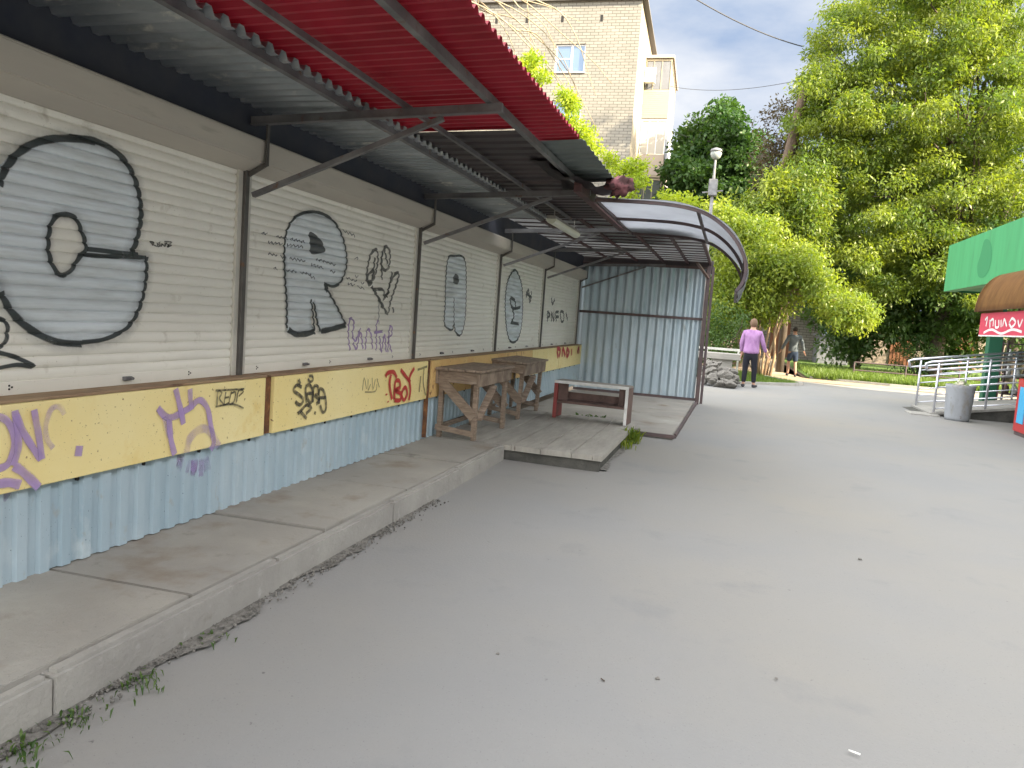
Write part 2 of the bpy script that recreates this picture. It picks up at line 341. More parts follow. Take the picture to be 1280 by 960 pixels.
def corrugated(fn, length, pitch, amp, width, nw=2, flat=.38, thick=.0012):
    """trapezoid sheet: u along the waves, v across; fn(u, v, h) -> world point"""
    bm = BM(); us = []; k = int(length / pitch) + 1
    for i in range(k):
        b = i * pitch; f = flat * pitch; s = (pitch - 2 * f) / 2
        us += [(b, 0), (b + f, 0), (b + f + s, amp), (b + 2 * f + s, amp)]
    us = [(u, h) for u, h in us if u <= length]
    ga = [[bm.verts.new(fn(u, width * j / (nw - 1), h)) for j in range(nw)] for u, h in us]
    gb = [[bm.verts.new(fn(u, width * j / (nw - 1), h + thick)) for j in range(nw)] for u, h in us]
    for i in range(len(us) - 1):
        for j in range(nw - 1):
            bm.faces.new([ga[i][j], ga[i][j + 1], ga[i + 1][j + 1], ga[i + 1][j]])
            bm.faces.new([gb[i][j], gb[i + 1][j], gb[i + 1][j + 1], gb[i][j + 1]])
        for j in (0, nw - 1): bm.faces.new([ga[i][j], ga[i + 1][j], gb[i + 1][j], gb[i][j]])
    for i in (0, len(us) - 1):
        for j in range(nw - 1): bm.faces.new([ga[i][j], ga[i][j + 1], gb[i][j + 1], gb[i][j]])
    return bm
def smoothline(p, sub=6, closed=False):
    P = [np.array(q, float) for q in p]; n = len(P); out = []
    if n < 3: return P
    rngi = range(n if closed else n - 1)
    for i in rngi:
        if closed: a, b, c, d = P[i - 1], P[i], P[(i + 1) % n], P[(i + 2) % n]
        else: a, b, c, d = P[max(i - 1, 0)], P[i], P[i + 1], P[min(i + 2, n - 1)]
        for k in range(sub):
            t = k / sub
            out.append(.5 * ((2 * b) + (c - a) * t + (2 * a - 5 * b + 4 * c - d) * t * t + (3 * b - a - 3 * c + d) * t ** 3))
    if closed: out.append(P[0])
    else: out.append(P[-1])
    return out

# ------------------------------------------------------------------ ground
def sheet(name, pts, z, m, label=None, kind='structure', cat=None):
    bm = BM(); bm.faces.new([bm.verts.new((x, y, z)) for x, y in pts]); bmesh.ops.triangulate(bm, faces=bm.faces[:])
    bmesh.ops.recalc_face_normals(bm, faces=bm.faces[:])
    for f in bm.faces:
        if f.normal.z < 0: f.normal_flip()
    return props(obj(name, bm, m), label, cat, kind=kind)
sheet('ground', [(-600, -600), (600, -600), (600, 900), (-600, 900)], -.03, 'soil')
# the asphalt, gently uneven
bm = BM(); nx, ny = 60, 110
g = []
for i in range(nx + 1):
    row = []
    for j in range(ny + 1):
        x = -2.6 + (14.6) * i / nx; y = -6 + 32.2 * j / ny
        z = .010 * math.sin(x * .9 + 1) * math.sin(y * .6) + .006 * math.sin(x * 2.3 + y * 1.1) - .004
        row.append(bm.verts.new((x, y, z if x > -2.0 else z * .3)))
    g.append(row)
for i in range(nx):
    for j in range(ny): bm.faces.new([g[i][j], g[i + 1][j], g[i + 1][j + 1], g[i][j + 1]])
props(obj('road', bm, 'asphalt', smooth=True), kind='structure')
sheet('footpath', [(1.2, 26.2), (12, 26.2), (12, 27.6), (5.2, 27.6), (2.6, 28.2), (2.0, 31), (2.6, 46), (1.0, 46), (.9, 31), (.9, 27.2)], .004, 'path')
sheet('terrain', [(-40, 26.2), (.9, 26.2), (.9, 46), (2.6, 46), (2.6, 28.2), (5.2, 27.6), (40, 27.6), (40, 120), (-40, 120)], -.012, 'soil')

def slab(name, pts, z0, z1, m, bev=.012):
    bm = BM(); lo = [bm.verts.new((x, y, z0)) for x, y in pts]; hi = [bm.verts.new((x, y, z1)) for x, y in pts]; n = len(pts)
    top = bm.faces.new(hi); bm.faces.new(lo[::-1])
    for i in range(n): bm.faces.new([lo[i], lo[(i + 1) % n], hi[(i + 1) % n], hi[i]])
    bmesh.ops.recalc_face_normals(bm, faces=bm.faces[:])
    ed = [e for e in bm.edges if all(v in hi for v in e.verts)]
    bmesh.ops.bevel(bm, geom=ed, offset=bev, segments=2, affect='EDGES')
    return props(obj(name, bm, m), kind='structure')
WX = -2.93      # face of the sheet siding
ys = [-2.0, -.6, .6, 1.66, 2.77, 3.92, 5.10, 6.27, 7.38]
for i in range(len(ys) - 1):
    dz = [0, .004, -.003, .005, -.002, .005, -.002, .004][i]
    sk = .03
    slab('pavement', [(WX - .1, ys[i] + .013 - sk), (-2.19, ys[i] + .013), (-2.19, ys[i + 1] - .013), (WX - .1, ys[i + 1] - .013 - sk)], .03, .160 + dz, 'concrete', .004)
kys = [-2.0, -.7, .65, 2.0, 3.36, 4.74, 6.05, 7.40]
for i in range(len(kys) - 1):
    dz = [0, .003, -.004, .004, -.003, .002, .003][i]; dx = [0, .004, -.006, .005, -.004, .003, -.002][i]
    slab('kerb', [(-2.184, kys[i] + .004), (-2.12 + dx, kys[i] + .004), (-2.12 + dx, kys[i + 1] - .004), (-2.184, kys[i + 1] - .004)], -.03, .158 + dz, 'kerb', .016)
slab('pavement', [(WX - .09, -1.95), (-2.192, -1.95), (-2.192, 7.37), (WX - .09, 7.37)], -.02, .027, 'joint_dirt', .004)
# broad planked step in front of the tables
for i in range(6):
    x0 = -3.0 + i * .315; x1 = x0 + .309
    slab('pavement', [(x0, 7.42 + .01 * math.sin(i * 3)), (x1, 7.42 + .01 * math.sin(i * 3 + 1)), (x1, 10.40 + .02 * math.sin(i * 5)), (x0, 10.40 + .02 * math.sin(i * 5 + 1))], .105, .160 + .002 * math.sin(i * 2.2), 'planks', .005)
slab('pavement', [(-3.0, 7.45), (-1.14, 7.45), (-1.14, 10.37), (-3.0, 10.37)], -.02, .104, 'dark_concrete', .004)
slab('pavement', [(-3.0, 10.45), (-1.08, 10.45), (-1.08, 10.19), (-.62, 10.19), (-.58, 15.25), (-3.0, 15.25)], -.02, .055, 'concrete', .01)

# ------------------------------------------------------------------ kiosk row
kiosk = thing('kiosk_row', 'long low row of closed kiosks with cream shutters, yellow counter board and blue base', 'kiosk', (WX, 0, 0))
posts = [-1.35, 1.42, 4.21, 7.0, 9.72, 12.22, 15.2]
SX = -3.05      # shutter plane
PITCH = .0545
ZB, ZT = .985, 2.28
def slat_h(z):
    t = ((z - ZB) % PITCH) / PITCH
    return .0085 * math.sin(math.pi * min(max((t - .06) / .90, 0), 1)) ** .6 if .06 < t < .96 else -.003
ROWS = []
z = ZB
while z < ZT:
    for t in (0, .05, .075, .13, .3, .52, .74, .90, .955): ROWS.append(z + t * PITCH)
    z += PITCH
ROWS = [r for r in ROWS if r <= ZT]
def shutter_mesh(y0, y1):
    bm = BM(); prev = None; n = 5
    for zz in ROWS:
        row = []
        for k in range(n):
            y = y0 + (y1 - y0) * k / (n - 1)
            sag = .006 * math.sin(math.pi * k / (n - 1)) * math.sin(zz * 9 + y0 * 5)
            row.append(bm.verts.new((SX + slat_h(zz) , y, zz)))
        if prev:
            for k in range(n - 1): bm.faces.new([prev[k], prev[k + 1], row[k + 1], row[k]])
        prev = row
    return bm
def conform(bm, h0, hfn=slat_h, base=SX):
    """cut a flat (y,z) drawing at the slat rows and press it on to the slats"""
    if hfn is slat_h:
        zs = [v.co.z for v in bm.verts]
        if zs:
            a, b = min(zs), max(zs)
            for r in ROWS:
                if a < r < b:
                    bmesh.ops.bisect_plane(bm, geom=bm.verts[:] + bm.edges[:] + bm.faces[:], plane_co=(0, 0, r), plane_no=(0, 0, 1), dist=1e-6)
    for v in bm.verts: v.co.x = base + (hfn(v.co.z) if hfn is slat_h else hfn(v.co.y, v.co.z)) + h0 + v.co.x
    return bm
HOFF = [.0012]
def ribbon(bm, pts2, w, taper=False, uvn="UVMap"):
    """stroke of (y,z) points -> quads with v across"""
    uvl = bm.loops.layers.uv.verify(); P = [np.array(p) for p in pts2]; n = len(P); rows = []
    for i, p in enumerate(P):
        t = P[min(i + 1, n - 1)] - P[max(i - 1, 0)]; t = t / (np.linalg.norm(t) + 1e-9); s = np.array([-t[1], t[0]])
        ww = w * (1 + .07 * math.sin(i * .9 + p[0] * 20))
        if taper: ww *= .35 + .65 * math.sin(math.pi * min(max(i / (n - 1), .08), .92))
        a = p + s * ww / 2; b = p - s * ww / 2
        rows.append((bm.verts.new((0, a[0], a[1])), bm.verts.new((0, b[0], b[1]))))
    for i in range(n - 1):
        f = bm.faces.new([rows[i][0], rows[i][1], rows[i + 1][1], rows[i + 1][0]])
        for lp, v in zip(f.loops, (0, 1, 1, 0)): lp[uvl].uv = (i * .1, v)
def px2(p, X): q = at(p[0], p[1], 0, X); return (q[1], q[2])
def strokes(parent, lines, w, m, X=SX + .006, plane='shutter', sub=5, closed=(), taper=False, base=None, hfn=None, name='graffiti', raw=False, label=None):
    bm = BM()
    for k, ln in enumerate(lines):
        pts = [px2(p, X) for p in ln] if not raw else ln
        n0 = len(bm.verts); ribbon(bm, smoothline(pts, sub, k in closed), w * 1.35, taper)
        bm.verts.ensure_lookup_table()
        for v in bm.verts[n0:]: v.co.x = k * .00014
    HOFF[0] += .0002
    if plane == 'shutter': conform(bm, HOFF[0])
    else: conform(bm, HOFF[0], hfn or (lambda y, z: 0), base if base is not None else X)
    return props(obj(name, bm, m, parent), label)
def fillpoly(parent, outline, holes, m, X=SX + .006, name='graffiti_fill', sub=5):
    bm = BM(); bm.loops.layers.uv.verify()
    edges = []
    for ln in [outline] + holes:
        pts = smoothline([px2(p, X) for p in ln], sub, True)[:-1]
        vs = [bm.verts.new((0, a, b)) for a, b in pts]
        for i in range(len(vs)): edges.append(bm.edges.new((vs[i], vs[(i + 1) % len(vs)])))
    bmesh.ops.triangle_fill(bm, edges=edges, use_beauty=True, use_dissolve=False)
    HOFF[0] += .0002
    conform(bm, HOFF[0])
    return obj(name, bm, m, parent)

P_BLACK = paint_mat('paint_black', (.035, .045, .045), .93, patchy=.25, scale=14)
P_MARK = paint_mat('marker_black', (.03, .03, .03), .8, soft=False, patchy=.4, scale=40)
P_GREY = paint_mat('paint_grey', (.10, .105, .10), .85, patchy=.4, scale=16)
P_FAINT = paint_mat('marker_faint', (.10, .11, .13), .8, soft=False, patchy=.4, scale=60)
P_PURP = paint_mat('paint_purple', (.38, .27, .55), .80, patchy=.45, scale=9)
P_PURP2 = paint_mat('paint_purple_faint', (.40, .30, .56), .42, patchy=.7, scale=9)
P_RED = paint_mat('paint_red', (.46, .03, .03), .93, soft=False, patchy=.1)
P_BLUE = paint_mat('paint_pale_blue', (.76, .83, .87), .86, patchy=.35, scale=7, fill=True)
P_DKFILL = paint_mat('paint_dark_fill', (.06, .07, .075), .9, patchy=.2, fill=True)
P_MIST = paint_mat('paint_overspray', (.10, .12, .14), .34, soft='mist', patchy=.5, scale=30)
P_OLIVE = paint_mat('marker_olive', (.22, .20, .10), .7, soft=False, patchy=.3)

shutters = []
for i in range(len(posts) - 1):
    y0, y1 = posts[i] + .052, posts[i + 1] - .046
    s = obj('roller_shutter', shutter_mesh(y0 + .01, y1 - .01), 'shutter', kiosk)
    shutters.append(s)
    # housing: a boxed cover with a chamfered lower face
    bm = BM(); prism(bm, [(SX - .02, ZT - .01), (SX + .03, ZT - .012), (-2.905, 2.325), (-2.895, 2.455), (-2.915, 2.47), (SX - .02, 2.47)], y0 - .055, y1 + (.075 if i % 2 else .035))
    bmesh.ops.recalc_face_normals(bm, faces=bm.faces[:]); bmesh.ops.bevel(bm, geom=bm.edges[:], offset=.006, segments=2, affect='EDGES')
    obj('housing', bm, 'housing', s)
    for yy in (y0 - .028, y1 - .018):
        bm = BM(); bx(bm, SX - .02, SX + .024, yy, yy + .046, ZB - .01, ZT - .004, bev=.004); obj('guide_rail', bm, 'rail', s)
    bm = BM(); bx(bm, SX - .008, SX + .016, y0 + .025, y1 - .025, ZB - .002, ZB + .06, bev=.003); obj('bottom_bar', bm, 'shutter', s)
    for f in (.28, .67):
        bm = BM(); yy = y0 + (y1 - y0) * f
        bx(bm, SX + .014, SX + .034, yy - .028, yy + .028, ZB + .022, ZB + .044, bev=.004); tube(bm, [(SX + .034, yy + .018, ZB + .033), (SX + .046, yy + .018, ZB + .033)], .008)
        obj('lock', bm, 'steel', s)
    bm = BM()
    for f in (.06, .42, .85):
        yy = y0 + (y1 - y0) * f
        for a in range(3):
            th = a * 2.094; cy, cz = yy + .009 * math.cos(th), ZB + .034 + .009 * math.sin(th)
            bx(bm, SX + .015, SX + .018, cy - .004, cy + .004, cz - .004, cz + .004)
    obj('vent_hole', bm, 'dark_hole', s)
# backing wall (behind shutters, up to roof) and a navy board whose colour holds the shade above the housings
bm = BM(); bx(bm, -5.4, SX - .03, -1.35, 15.2, .55, 2.55); obj('wall', bm, 'dark_wall', kiosk)
bm = BM(); bx(bm, -3.068, -3.0, -1.4, 15.3, 2.473, 2.76); obj('upper_shade_board', bm, 'navy_shade', kiosk)
# posts
for i, y in enumerate(posts):
    bm = BM(); bx(bm, -3.055, -3.005, y - .020, y + .020, ZB - .01, 2.62, bev=.004)
    bar(bm, (-3.01, y + .01, 2.25), (-2.882, y + .012, 2.32), .026, .012, up=(0, 1, 0)); bar(bm, (-2.882, y + .012, 2.31), (-2.882, y + .012, 2.585), .012, .026, up=(0, 1, 0))
    obj('post', bm, 'post', kiosk)
# counter board: a shallow boxed shelf in lengths, painted yellow
BZ0, BZ1 = .585, .968
beams = []
for (y0, y1, m) in ((-1.4, 1.38, 'yellow'), (1.45, 4.335, 'yellow'), (4.435, 7.12, 'yellow'), (7.22, 11.3, 'orange'), (11.32, 13.2, 'yellow'), (13.22, 15.5, 'yellow')):
    bm = BM(); bx(bm, -3.2, -2.90, y0, y1, BZ0, BZ1, bev=.004)
    b = obj('counter_board', bm, m, kiosk); beams.append(b)
bm = BM()
for y0, y1 in ((-1.4, 1.41), (1.42, 4.36), (4.40, 7.17), (7.2, 11.31), (11.33, 15.5)):
    bx(bm, -3.2, -2.905, y0, y1, BZ1 + .002, BZ1 + .016, bev=.003)
obj('sill', bm, 'board', kiosk)
for y in (1.415, 4.385, 7.17): 
    bm = BM(); bx(bm, -3.1, -2.925, y - .045, y + .045, BZ0 + .002, BZ1); obj('rusty_gap', bm, 'rust', kiosk)
# rusty edge flat along the end of the third board
bm = BM(); bx(bm, -2.93, -2.895, 7.13, 7.165, BZ0 - .4, BZ1 - .001); obj('edge_strip', bm, 'rust', kiosk)
# sheet siding below
SP = .118
bm = corrugated(lambda u, v, h: (WX - .018 + h, -1.4 + u, .165 + v), 17.0, SP, .020, .418, flat=.43)
siding = obj('siding', bm, 'blue', kiosk)
bm = BM()
for k in range(36):
    y = -1.3 + k * .46 + .03 * math.sin(k * 5)
    tube(bm, [(WX, y, .572), (WX + .010, y, .572)], .011, 6)
obj('screw_heads', bm, 'dark_hole', kiosk)
def siding_h(y, z):
    u = ((y + 1.4) % SP) / SP; f, s = .43, .07
    return 0 if u < f else ((u - f) / s * .020 if u < f + s else (.020 if u < 2 * f + s else (1 - (u - 2 * f - s) / s) * .020))

# ---- graffiti on the shutters
S0, S1, S2, S3, S4 = shutters[1], shutters[2], shutters[3], shutters[4], shutters[5]
# C
outC = [(88, 172), (118, 176), (145, 190), (163, 212), (173, 240), (176, 268), (172, 295), (164, 318), (183, 322), (181, 352), (173, 385), (158, 412), (130, 425), (102, 430), (70, 428), (38, 412), (14, 390), (-2, 360), (-22, 310), (-20, 255), (-6, 215), (20, 188), (52, 175)]
inC = [(80, 268), (93, 272), (101, 288), (107, 310), (98, 322), (88, 338), (76, 344), (66, 333), (60, 312), (62, 285), (69, 271)]
fillpoly(S0, outC, [inC], P_BLUE)
strokes(S0, [outC], .085, P_MIST, closed=(0,)); strokes(S0, [inC], .06, P_MIST, closed=(0,))
strokes(S0, [outC[:8]], .027, P_BLACK)
strokes(S0, [[(183, 321), (182, 352), (174, 385), (158, 410), (130, 424), (102, 428)], [(172, 318), (150, 316), (125, 313), (105, 311)], [(104, 318), (125, 320), (160, 321), (182, 322)]], .020, P_BLACK)
strokes(S0, [[(102, 430), (70, 427), (38, 412), (14, 390), (0, 365)], [(-2, 232), (6, 212), (24, 190), (52, 176), (88, 173), (118, 177)]], .029, P_BLACK)
strokes(S0, [inC], .020, P_BLACK, closed=(0,))
strokes(S0, [[(-4, 398), (6, 402), (9, 416), (4, 430), (-6, 436)], [(-6, 440), (18, 446), (42, 458), (20, 456), (-6, 461)]], .018, P_BLACK)
# small signature right of the C, and writing down the guide rail
sg = [[(188, 302), (190, 307)], [(188, 302), (193, 303), (190, 305), (195, 308)], [(196, 304), (199, 307), (196, 308), (197, 304)], [(200, 302), (200, 308), (203, 305), (205, 308), (208, 304), (211, 307)], [(205, 302), (214, 303), (208, 309), (215, 306)]]
strokes(S0, sg, .006, P_MARK, sub=4)
def scribble_px(x0, y0, x1, y1, h, seed, step=2.2):
    """a line of illegible small handwriting between two photo points"""
    rnd = random.Random(seed); out = []; n = int(math.hypot(x1 - x0, y1 - y0) / step); cur = []
    for i in range(n):
        t = i / n
        if rnd.random() < .17:
            if len(cur) > 2: out.append(cur)
            cur = []; continue
        cur.append((x0 + (x1 - x0) * t + rnd.uniform(-.6, .6), y0 + (y1 - y0) * t + (h * (.5 if i % 2 else -.5)) * rnd.uniform(.4, 1)))
    if len(cur) > 2: out.append(cur)
    return out
ln = []
for k in range(26):
    yy = 236 + k * 8.6; xx = 305.5 - (yy - 236) * .030; rnd = random.Random(k)
    ln.append([(xx - 1.2, yy + rnd.uniform(-2, 1)), (xx + 1, yy + 1 + rnd.uniform(-1, 2)), (xx - .8, yy + 4), (xx + 1.1, yy + 5)])
bm = BM()
for l_ in ln: ribbon(bm, smoothline([px2(p, SX + .026) for p in l_], 3), .006)
for v in bm.verts: v.co.x = SX + .0255
obj('graffiti', bm, P_MARK, S0)

# R
outR = [(368, 272), (385, 265), (402, 267), (417, 277), (428, 297), (433, 322), (431, 340), (424, 354), (415, 358), (408, 356), (412, 366), (420, 382), (428, 398), (432, 406), (416, 410), (400, 414), (396, 402), (392, 378), (388, 400), (391, 412), (378, 415), (362, 416), (358, 410), (358, 380), (356, 350), (355, 320), (357, 292)]
inR = [(386, 290), (395, 294), (402, 302), (406, 314), (398, 317), (388, 317), (387, 304)]
fillpoly(S1, outR, [], P_BLUE, sub=3)
fillpoly(S1, inR, [], P_DKFILL, sub=4)
strokes(S1, [outR[:-1]], .06, P_MIST, sub=3)
strokes(S1, [[(358, 410), (358, 380), (356, 350), (355, 320), (357, 292), (368, 272), (385, 265), (402, 267), (417, 277), (428, 297), (433, 322), (431, 340), (424, 354), (415, 358), (407, 355)],
             [(405, 356), (412, 368), (420, 382), (428, 398), (432, 407)], [(400, 414), (396, 402), (392, 378)], [(388, 374), (391, 395), (393, 418)]], .018, P_BLACK)
strokes(S1, [[(360, 412), (370, 418), (384, 417), (393, 413)], [(401, 414), (416, 411), (432, 406)], [(405, 354), (409, 364)]], .036, P_BLACK)
# tall grey tag right of the R
strokes(S1, [[(464, 352), (458, 350), (459, 335), (463, 318), (470, 312), (472, 325), (468, 345), (461, 356), (459, 345), (467, 338), (464, 350)],
             [(477, 350), (477, 320), (482, 308), (487, 316), (486, 332), (481, 338), (476, 330), (478, 315)],
             [(464, 358), (470, 368), (476, 378), (484, 392), (488, 376), (498, 345), (494, 342), (487, 355), (483, 372), (490, 340)], [(468, 322), (466, 344)], [(480, 312), (484, 330)],
             [(465, 362), (478, 362), (480, 370), (486, 364), (478, 375)], [(472, 372), (478, 385)], [(491, 384), (491, 391)]], .027, P_GREY)
# purple handwriting under it
strokes(S1, [[(437, 438), (435, 420), (436, 402), (439, 398), (442, 405), (440, 418), (444, 426), (450, 410)], [(441, 428), (445, 436), (450, 415), (453, 436)], [(456, 437), (458, 415), (461, 412), (464, 422), (465, 436)],
             [(470, 438), (470, 408), (472, 400)], [(467, 416), (478, 414)], [(474, 420), (476, 440), (480, 418), (482, 440)], [(484, 440), (486, 412), (489, 408), (489, 418), (485, 424), (489, 440)]], .020, P_PURP)
strokes(S1, [[(473, 375), (473, 405)]], .010, P_FAINT)
# rows of small handwriting across the R
hw = []
for (a, b, c, d, sdn) in ((325, 291, 383, 303, 1), (330, 302, 380, 309, 2), (328, 316, 382, 327, 3), (388, 322, 420, 332, 4), (335, 334, 395, 344, 5), (388, 330, 420, 341, 6), (430, 340, 455, 349, 7), (432, 347, 456, 355, 8), (434, 354, 456, 361, 9), (428, 288, 445, 296, 10), (386, 345, 397, 350, 11), (437, 320, 458, 327, 12)):
    hw += scribble_px(a, b, c, d, 4.0, sdn)
strokes(S1, hw, .007, P_FAINT, sub=2)
# A: a tall narrow bubble letter
outA = [(560, 322), (568, 320), (578, 321), (582, 335), (582, 380), (580, 405), (575, 419), (569, 415), (567, 405), (565, 412), (560, 411), (555, 404), (556, 380), (557, 345)]
fillpoly(S2, outA, [], P_BLUE, sub=4)
strokes(S2, [outA], .022, P_BLACK, closed=(0,), X=SX + .006)
strokes(S2, [[(567, 372), (567, 406)]], .018, P_BLACK)
fillpoly(S2, [(569, 342), (573, 347), (572, 355), (567, 354), (566, 347)], [], P_DKFILL)
# round letter on the fourth shutter
outG = [(642, 338), (647, 342), (652, 358), (653, 385), (651, 410), (646, 425), (638, 427), (633, 412), (631, 380), (634, 352)]
fillpoly(S3, outG, [], P_BLUE, sub=4)
strokes(S3, [outG], .030, P_BLACK, closed=(0,))
strokes(S3, [[(637, 372), (640, 385), (650, 384)], [(640, 386), (642, 395), (639, 402)], [(638, 403), (648, 405)], [(638, 372), (643, 376), (644, 384)]], .04, P_BLACK)
strokes(S3, [[(657, 372), (660, 362), (662, 378), (664, 364)], [(657, 366), (664, 372)]], .04, P_GREY)
# last shutter: a row of loose letters
strokes(S4, [[(684, 402), (684, 390), (687, 394), (684, 397)], [(689, 402), (689, 391), (692, 401), (692, 390)], [(695, 402), (694, 391), (698, 390)], [(694, 396), (698, 396)], [(701, 401), (700, 390), (704, 391), (704, 401), (701, 402)], [(707, 391), (709, 400)], [(689, 372), (690, 380), (693, 374)]], .045, P_GREY)

# ---- graffiti on the yellow boards (plane -2.90) and the siding
B0, B1, B2 = beams[1], beams[2], beams[5]
YX = -2.8985
def bs(par, lines, w, m, **k): return strokes(par, lines, w, m, X=-2.90, plane='flat', base=-2.90, **k)
bs(B0, [[(-6, 520), (6, 525), (15, 540), (16, 562), (8, 580), (-4, 586)], [(17, 513), (21, 540), (21, 562), (15, 582)], [(18, 518), (28, 540), (40, 560), (50, 574)], [(51, 574), (47, 545), (41, 512)]], .030, P_PURP)
bs(B0, [[(79, 518), (74, 509), (63, 511), (56, 530), (57, 548), (65, 560)]], .024, P_PURP2)
bs(B0, [[(98, 557), (96, 570)], [(16, 582), (30, 592), (47, 609)], [(-5, 605), (10, 603), (24, 606)]], .036, P_PURP)
bs(B0, [[(196, 510), (210, 522), (232, 512), (248, 500), (258, 510), (262, 530), (266, 552), (262, 562)], [(218, 486), (223, 505), (228, 530)], [(236, 486), (238, 512)], [(210, 524), (212, 548), (217, 568)]], .036, P_PURP)
bs(B0, [[(232, 566), (236, 548), (250, 536), (262, 540), (272, 558)], [(205, 520), (212, 545)]], .045, P_PURP2)
bm = BM()
for ln_ in ([(217, 568), (235, 583), (258, 580)], [(-2, 612), (15, 616)], [(228, 573), (250, 588), (272, 568)]):
    ribbon(bm, smoothline([px2(p, WX) for p in ln_], 40), .085)
for v in bm.verts: v.co.x = WX - .018 + siding_h(v.co.y, v.co.z) + .0014; v.co.z = min(v.co.z, .583)
obj('graffiti', bm, P_PURP2, siding)
# thin black signature near the board's end
bs(B0, [[(270, 506), (271, 489), (276, 491), (273, 498), (279, 506)], [(281, 490), (279, 505), (285, 503)], [(280, 497), (285, 496)], [(288, 489), (285, 504), (291, 502), (293, 490), (287, 492)], [(294, 503), (297, 488), (303, 489), (297, 495)], [(268, 508), (290, 505), (303, 510)], [(268, 488), (304, 486)]], .009, P_MARK, sub=3)
# bold black tag on the second board
bs(B1, [[(376, 484), (370, 481), (366, 488), (374, 494), (378, 500), (374, 506), (368, 502)], [(382, 503), (381, 485), (386, 481), (390, 490), (388, 503), (384, 500), (383, 492), (390, 492)],
        [(390, 503), (391, 484), (396, 483), (397, 492), (392, 494), (398, 500), (394, 505)], [(398, 505), (398, 487), (403, 488), (406, 498), (406, 512), (402, 515), (399, 506)], [(398, 497), (406, 497)],
        [(376, 512), (382, 506), (388, 510), (381, 517)], [(371, 517), (376, 512)], [(374, 514), (382, 523)], [(372, 474), (374, 480)], [(393, 514), (392, 518)]], .020, P_MARK, sub=4)
bs(B1, [[(385, 470), (389, 470), (390, 475), (386, 477), (384, 473)]], .016, P_MARK, sub=4)
bs(B1, [[(452, 488), (454, 472), (457, 486)], [(459, 474), (459, 488), (462, 480)], [(464, 472), (465, 487), (468, 474)], [(470, 473), (473, 484)], [(455, 490), (468, 489), (470, 480)]], .010, P_OLIVE, sub=3)
bs(B1, [[(481, 471), (484, 466), (491, 465), (495, 472)], [(488, 468), (486, 480), (489, 499)], [(492, 499), (493, 478), (498, 476), (499, 484), (493, 488), (500, 492), (499, 500), (492, 500)], [(502, 488), (506, 484), (508, 492), (504, 500), (501, 494), (502, 488)],
        [(500, 462), (506, 470), (512, 478)], [(517, 460), (511, 472), (512, 488), (510, 500)], [(482, 492), (482, 494)], [(484, 501), (484, 503)]], .030, P_RED, sub=4)
bs(B1, [[(525, 470), (523, 490)], [(529, 461), (528, 478), (531, 494)], [(534, 466), (533, 488)], [(521, 462), (533, 458)]], .020, P_OLIVE, sub=3)
bs(B2, [[(697, 447), (696, 436), (700, 438), (698, 446)], [(702, 446), (703, 435), (706, 445)], [(708, 446), (708, 436), (711, 441), (708, 446)], [(714, 444), (714, 436)], [(721, 441), (723, 434), (723, 442)]], .06, P_RED, sub=3)

# ---- canopy
def rz_(x): return 2.555 + (x + 2.95) * .046        # underside of the rafters
for i, y in enumerate(posts):
    x1 = -1.36
    if y > 7.5: x1 = -1.36
    bm = BM(); bar(bm, (-2.99, y, rz_(-2.99) + .025), (x1, y, rz_(x1) + .025), .034, .05); bar(bm, (-2.99, y + .0, rz_(-2.99) + .004), (x1, y, rz_(x1) + .004), .05, .005)
    obj('rafter', bm, 'steel', kiosk)
    bm = BM(); bar(bm, (-2.985, y + .03, 2.13), (-1.74, y + .06, rz_(-1.74) + .0), .034, .030)
    obj('brace', bm, 'steel', kiosk)
PU = [(-2.31, .046), (-1.96, .030), (-1.44, .046)]
for x, wd in PU:
    zb = rz_(x) + .053 + wd / 2
    bm = BM(); bar(bm, (x, -1.5, zb), (x, 9.2 if x > -1.5 else 9.0, zb), wd * .8, wd)
    obj('purlin', bm, 'steel', kiosk)
def roof(name, x0, x1, y0, y1, z0, z1, m, amp=.034, pitch=.112, flat=.32):
    bm = corrugated(lambda u, v, h: (x0 + v, y0 + u, z0 + (z1 - z0) * v / (x1 - x0) + h), y1 - y0, pitch, amp, x1 - x0, nw=3, flat=flat)
    return obj(name, bm, m, kiosk)
roof('roof_sheet', -3.4, -2.245, -1.5, 9.1, 2.665, 2.672, 'galv')
roof('roof_sheet', -2.42, -1.155, -1.5, 5.06, 2.712, 2.752, 'red_sheet', amp=.026, pitch=.088, flat=.28)
roof('roof_sheet', -1.46, -1.155, 5.03, 5.42, 2.744, 2.755, 'red_sheet', amp=.026, pitch=.088, flat=.28)
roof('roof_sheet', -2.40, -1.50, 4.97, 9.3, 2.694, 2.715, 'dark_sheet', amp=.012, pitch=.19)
roof('roof_sheet', -1.52, -1.13, 5.36, 7.0, 2.728, 2.752, 'grey_sheet', amp=.012, pitch=.17)
# a sagging dark membrane over the joint between the red and the dark sheets
bm = BM(); g = []
for i in range(26):
    row = []
    for j in range(9):
        x = -1.62 + .56 * j / 8; y = 5.2 + 2.1 * i / 25
        row.append(bm.verts.new((x + .03 * math.sin(y * 5), y, 2.70 - .05 * math.sin(math.pi * j / 8) * (.5 + .5 * math.sin(y * 3.2)) - .02 * math.sin(y * 9 + j) + (0 if y > 5.9 else (5.9 - y) * .03))))
    g.append(row)
for i in range(25):
    for j in range(8):
        if g[i][j].co.x + .25 < -1.6 + .45 * (i / 25) * 2: bm.faces.new([g[i][j], g[i + 1][j], g[i + 1][j + 1], g[i][j + 1]])
bmesh.ops.solidify(bm, geom=bm.faces[:], thickness=.004)
obj('membrane', bm, 'dark_sheet', kiosk, smooth=True)
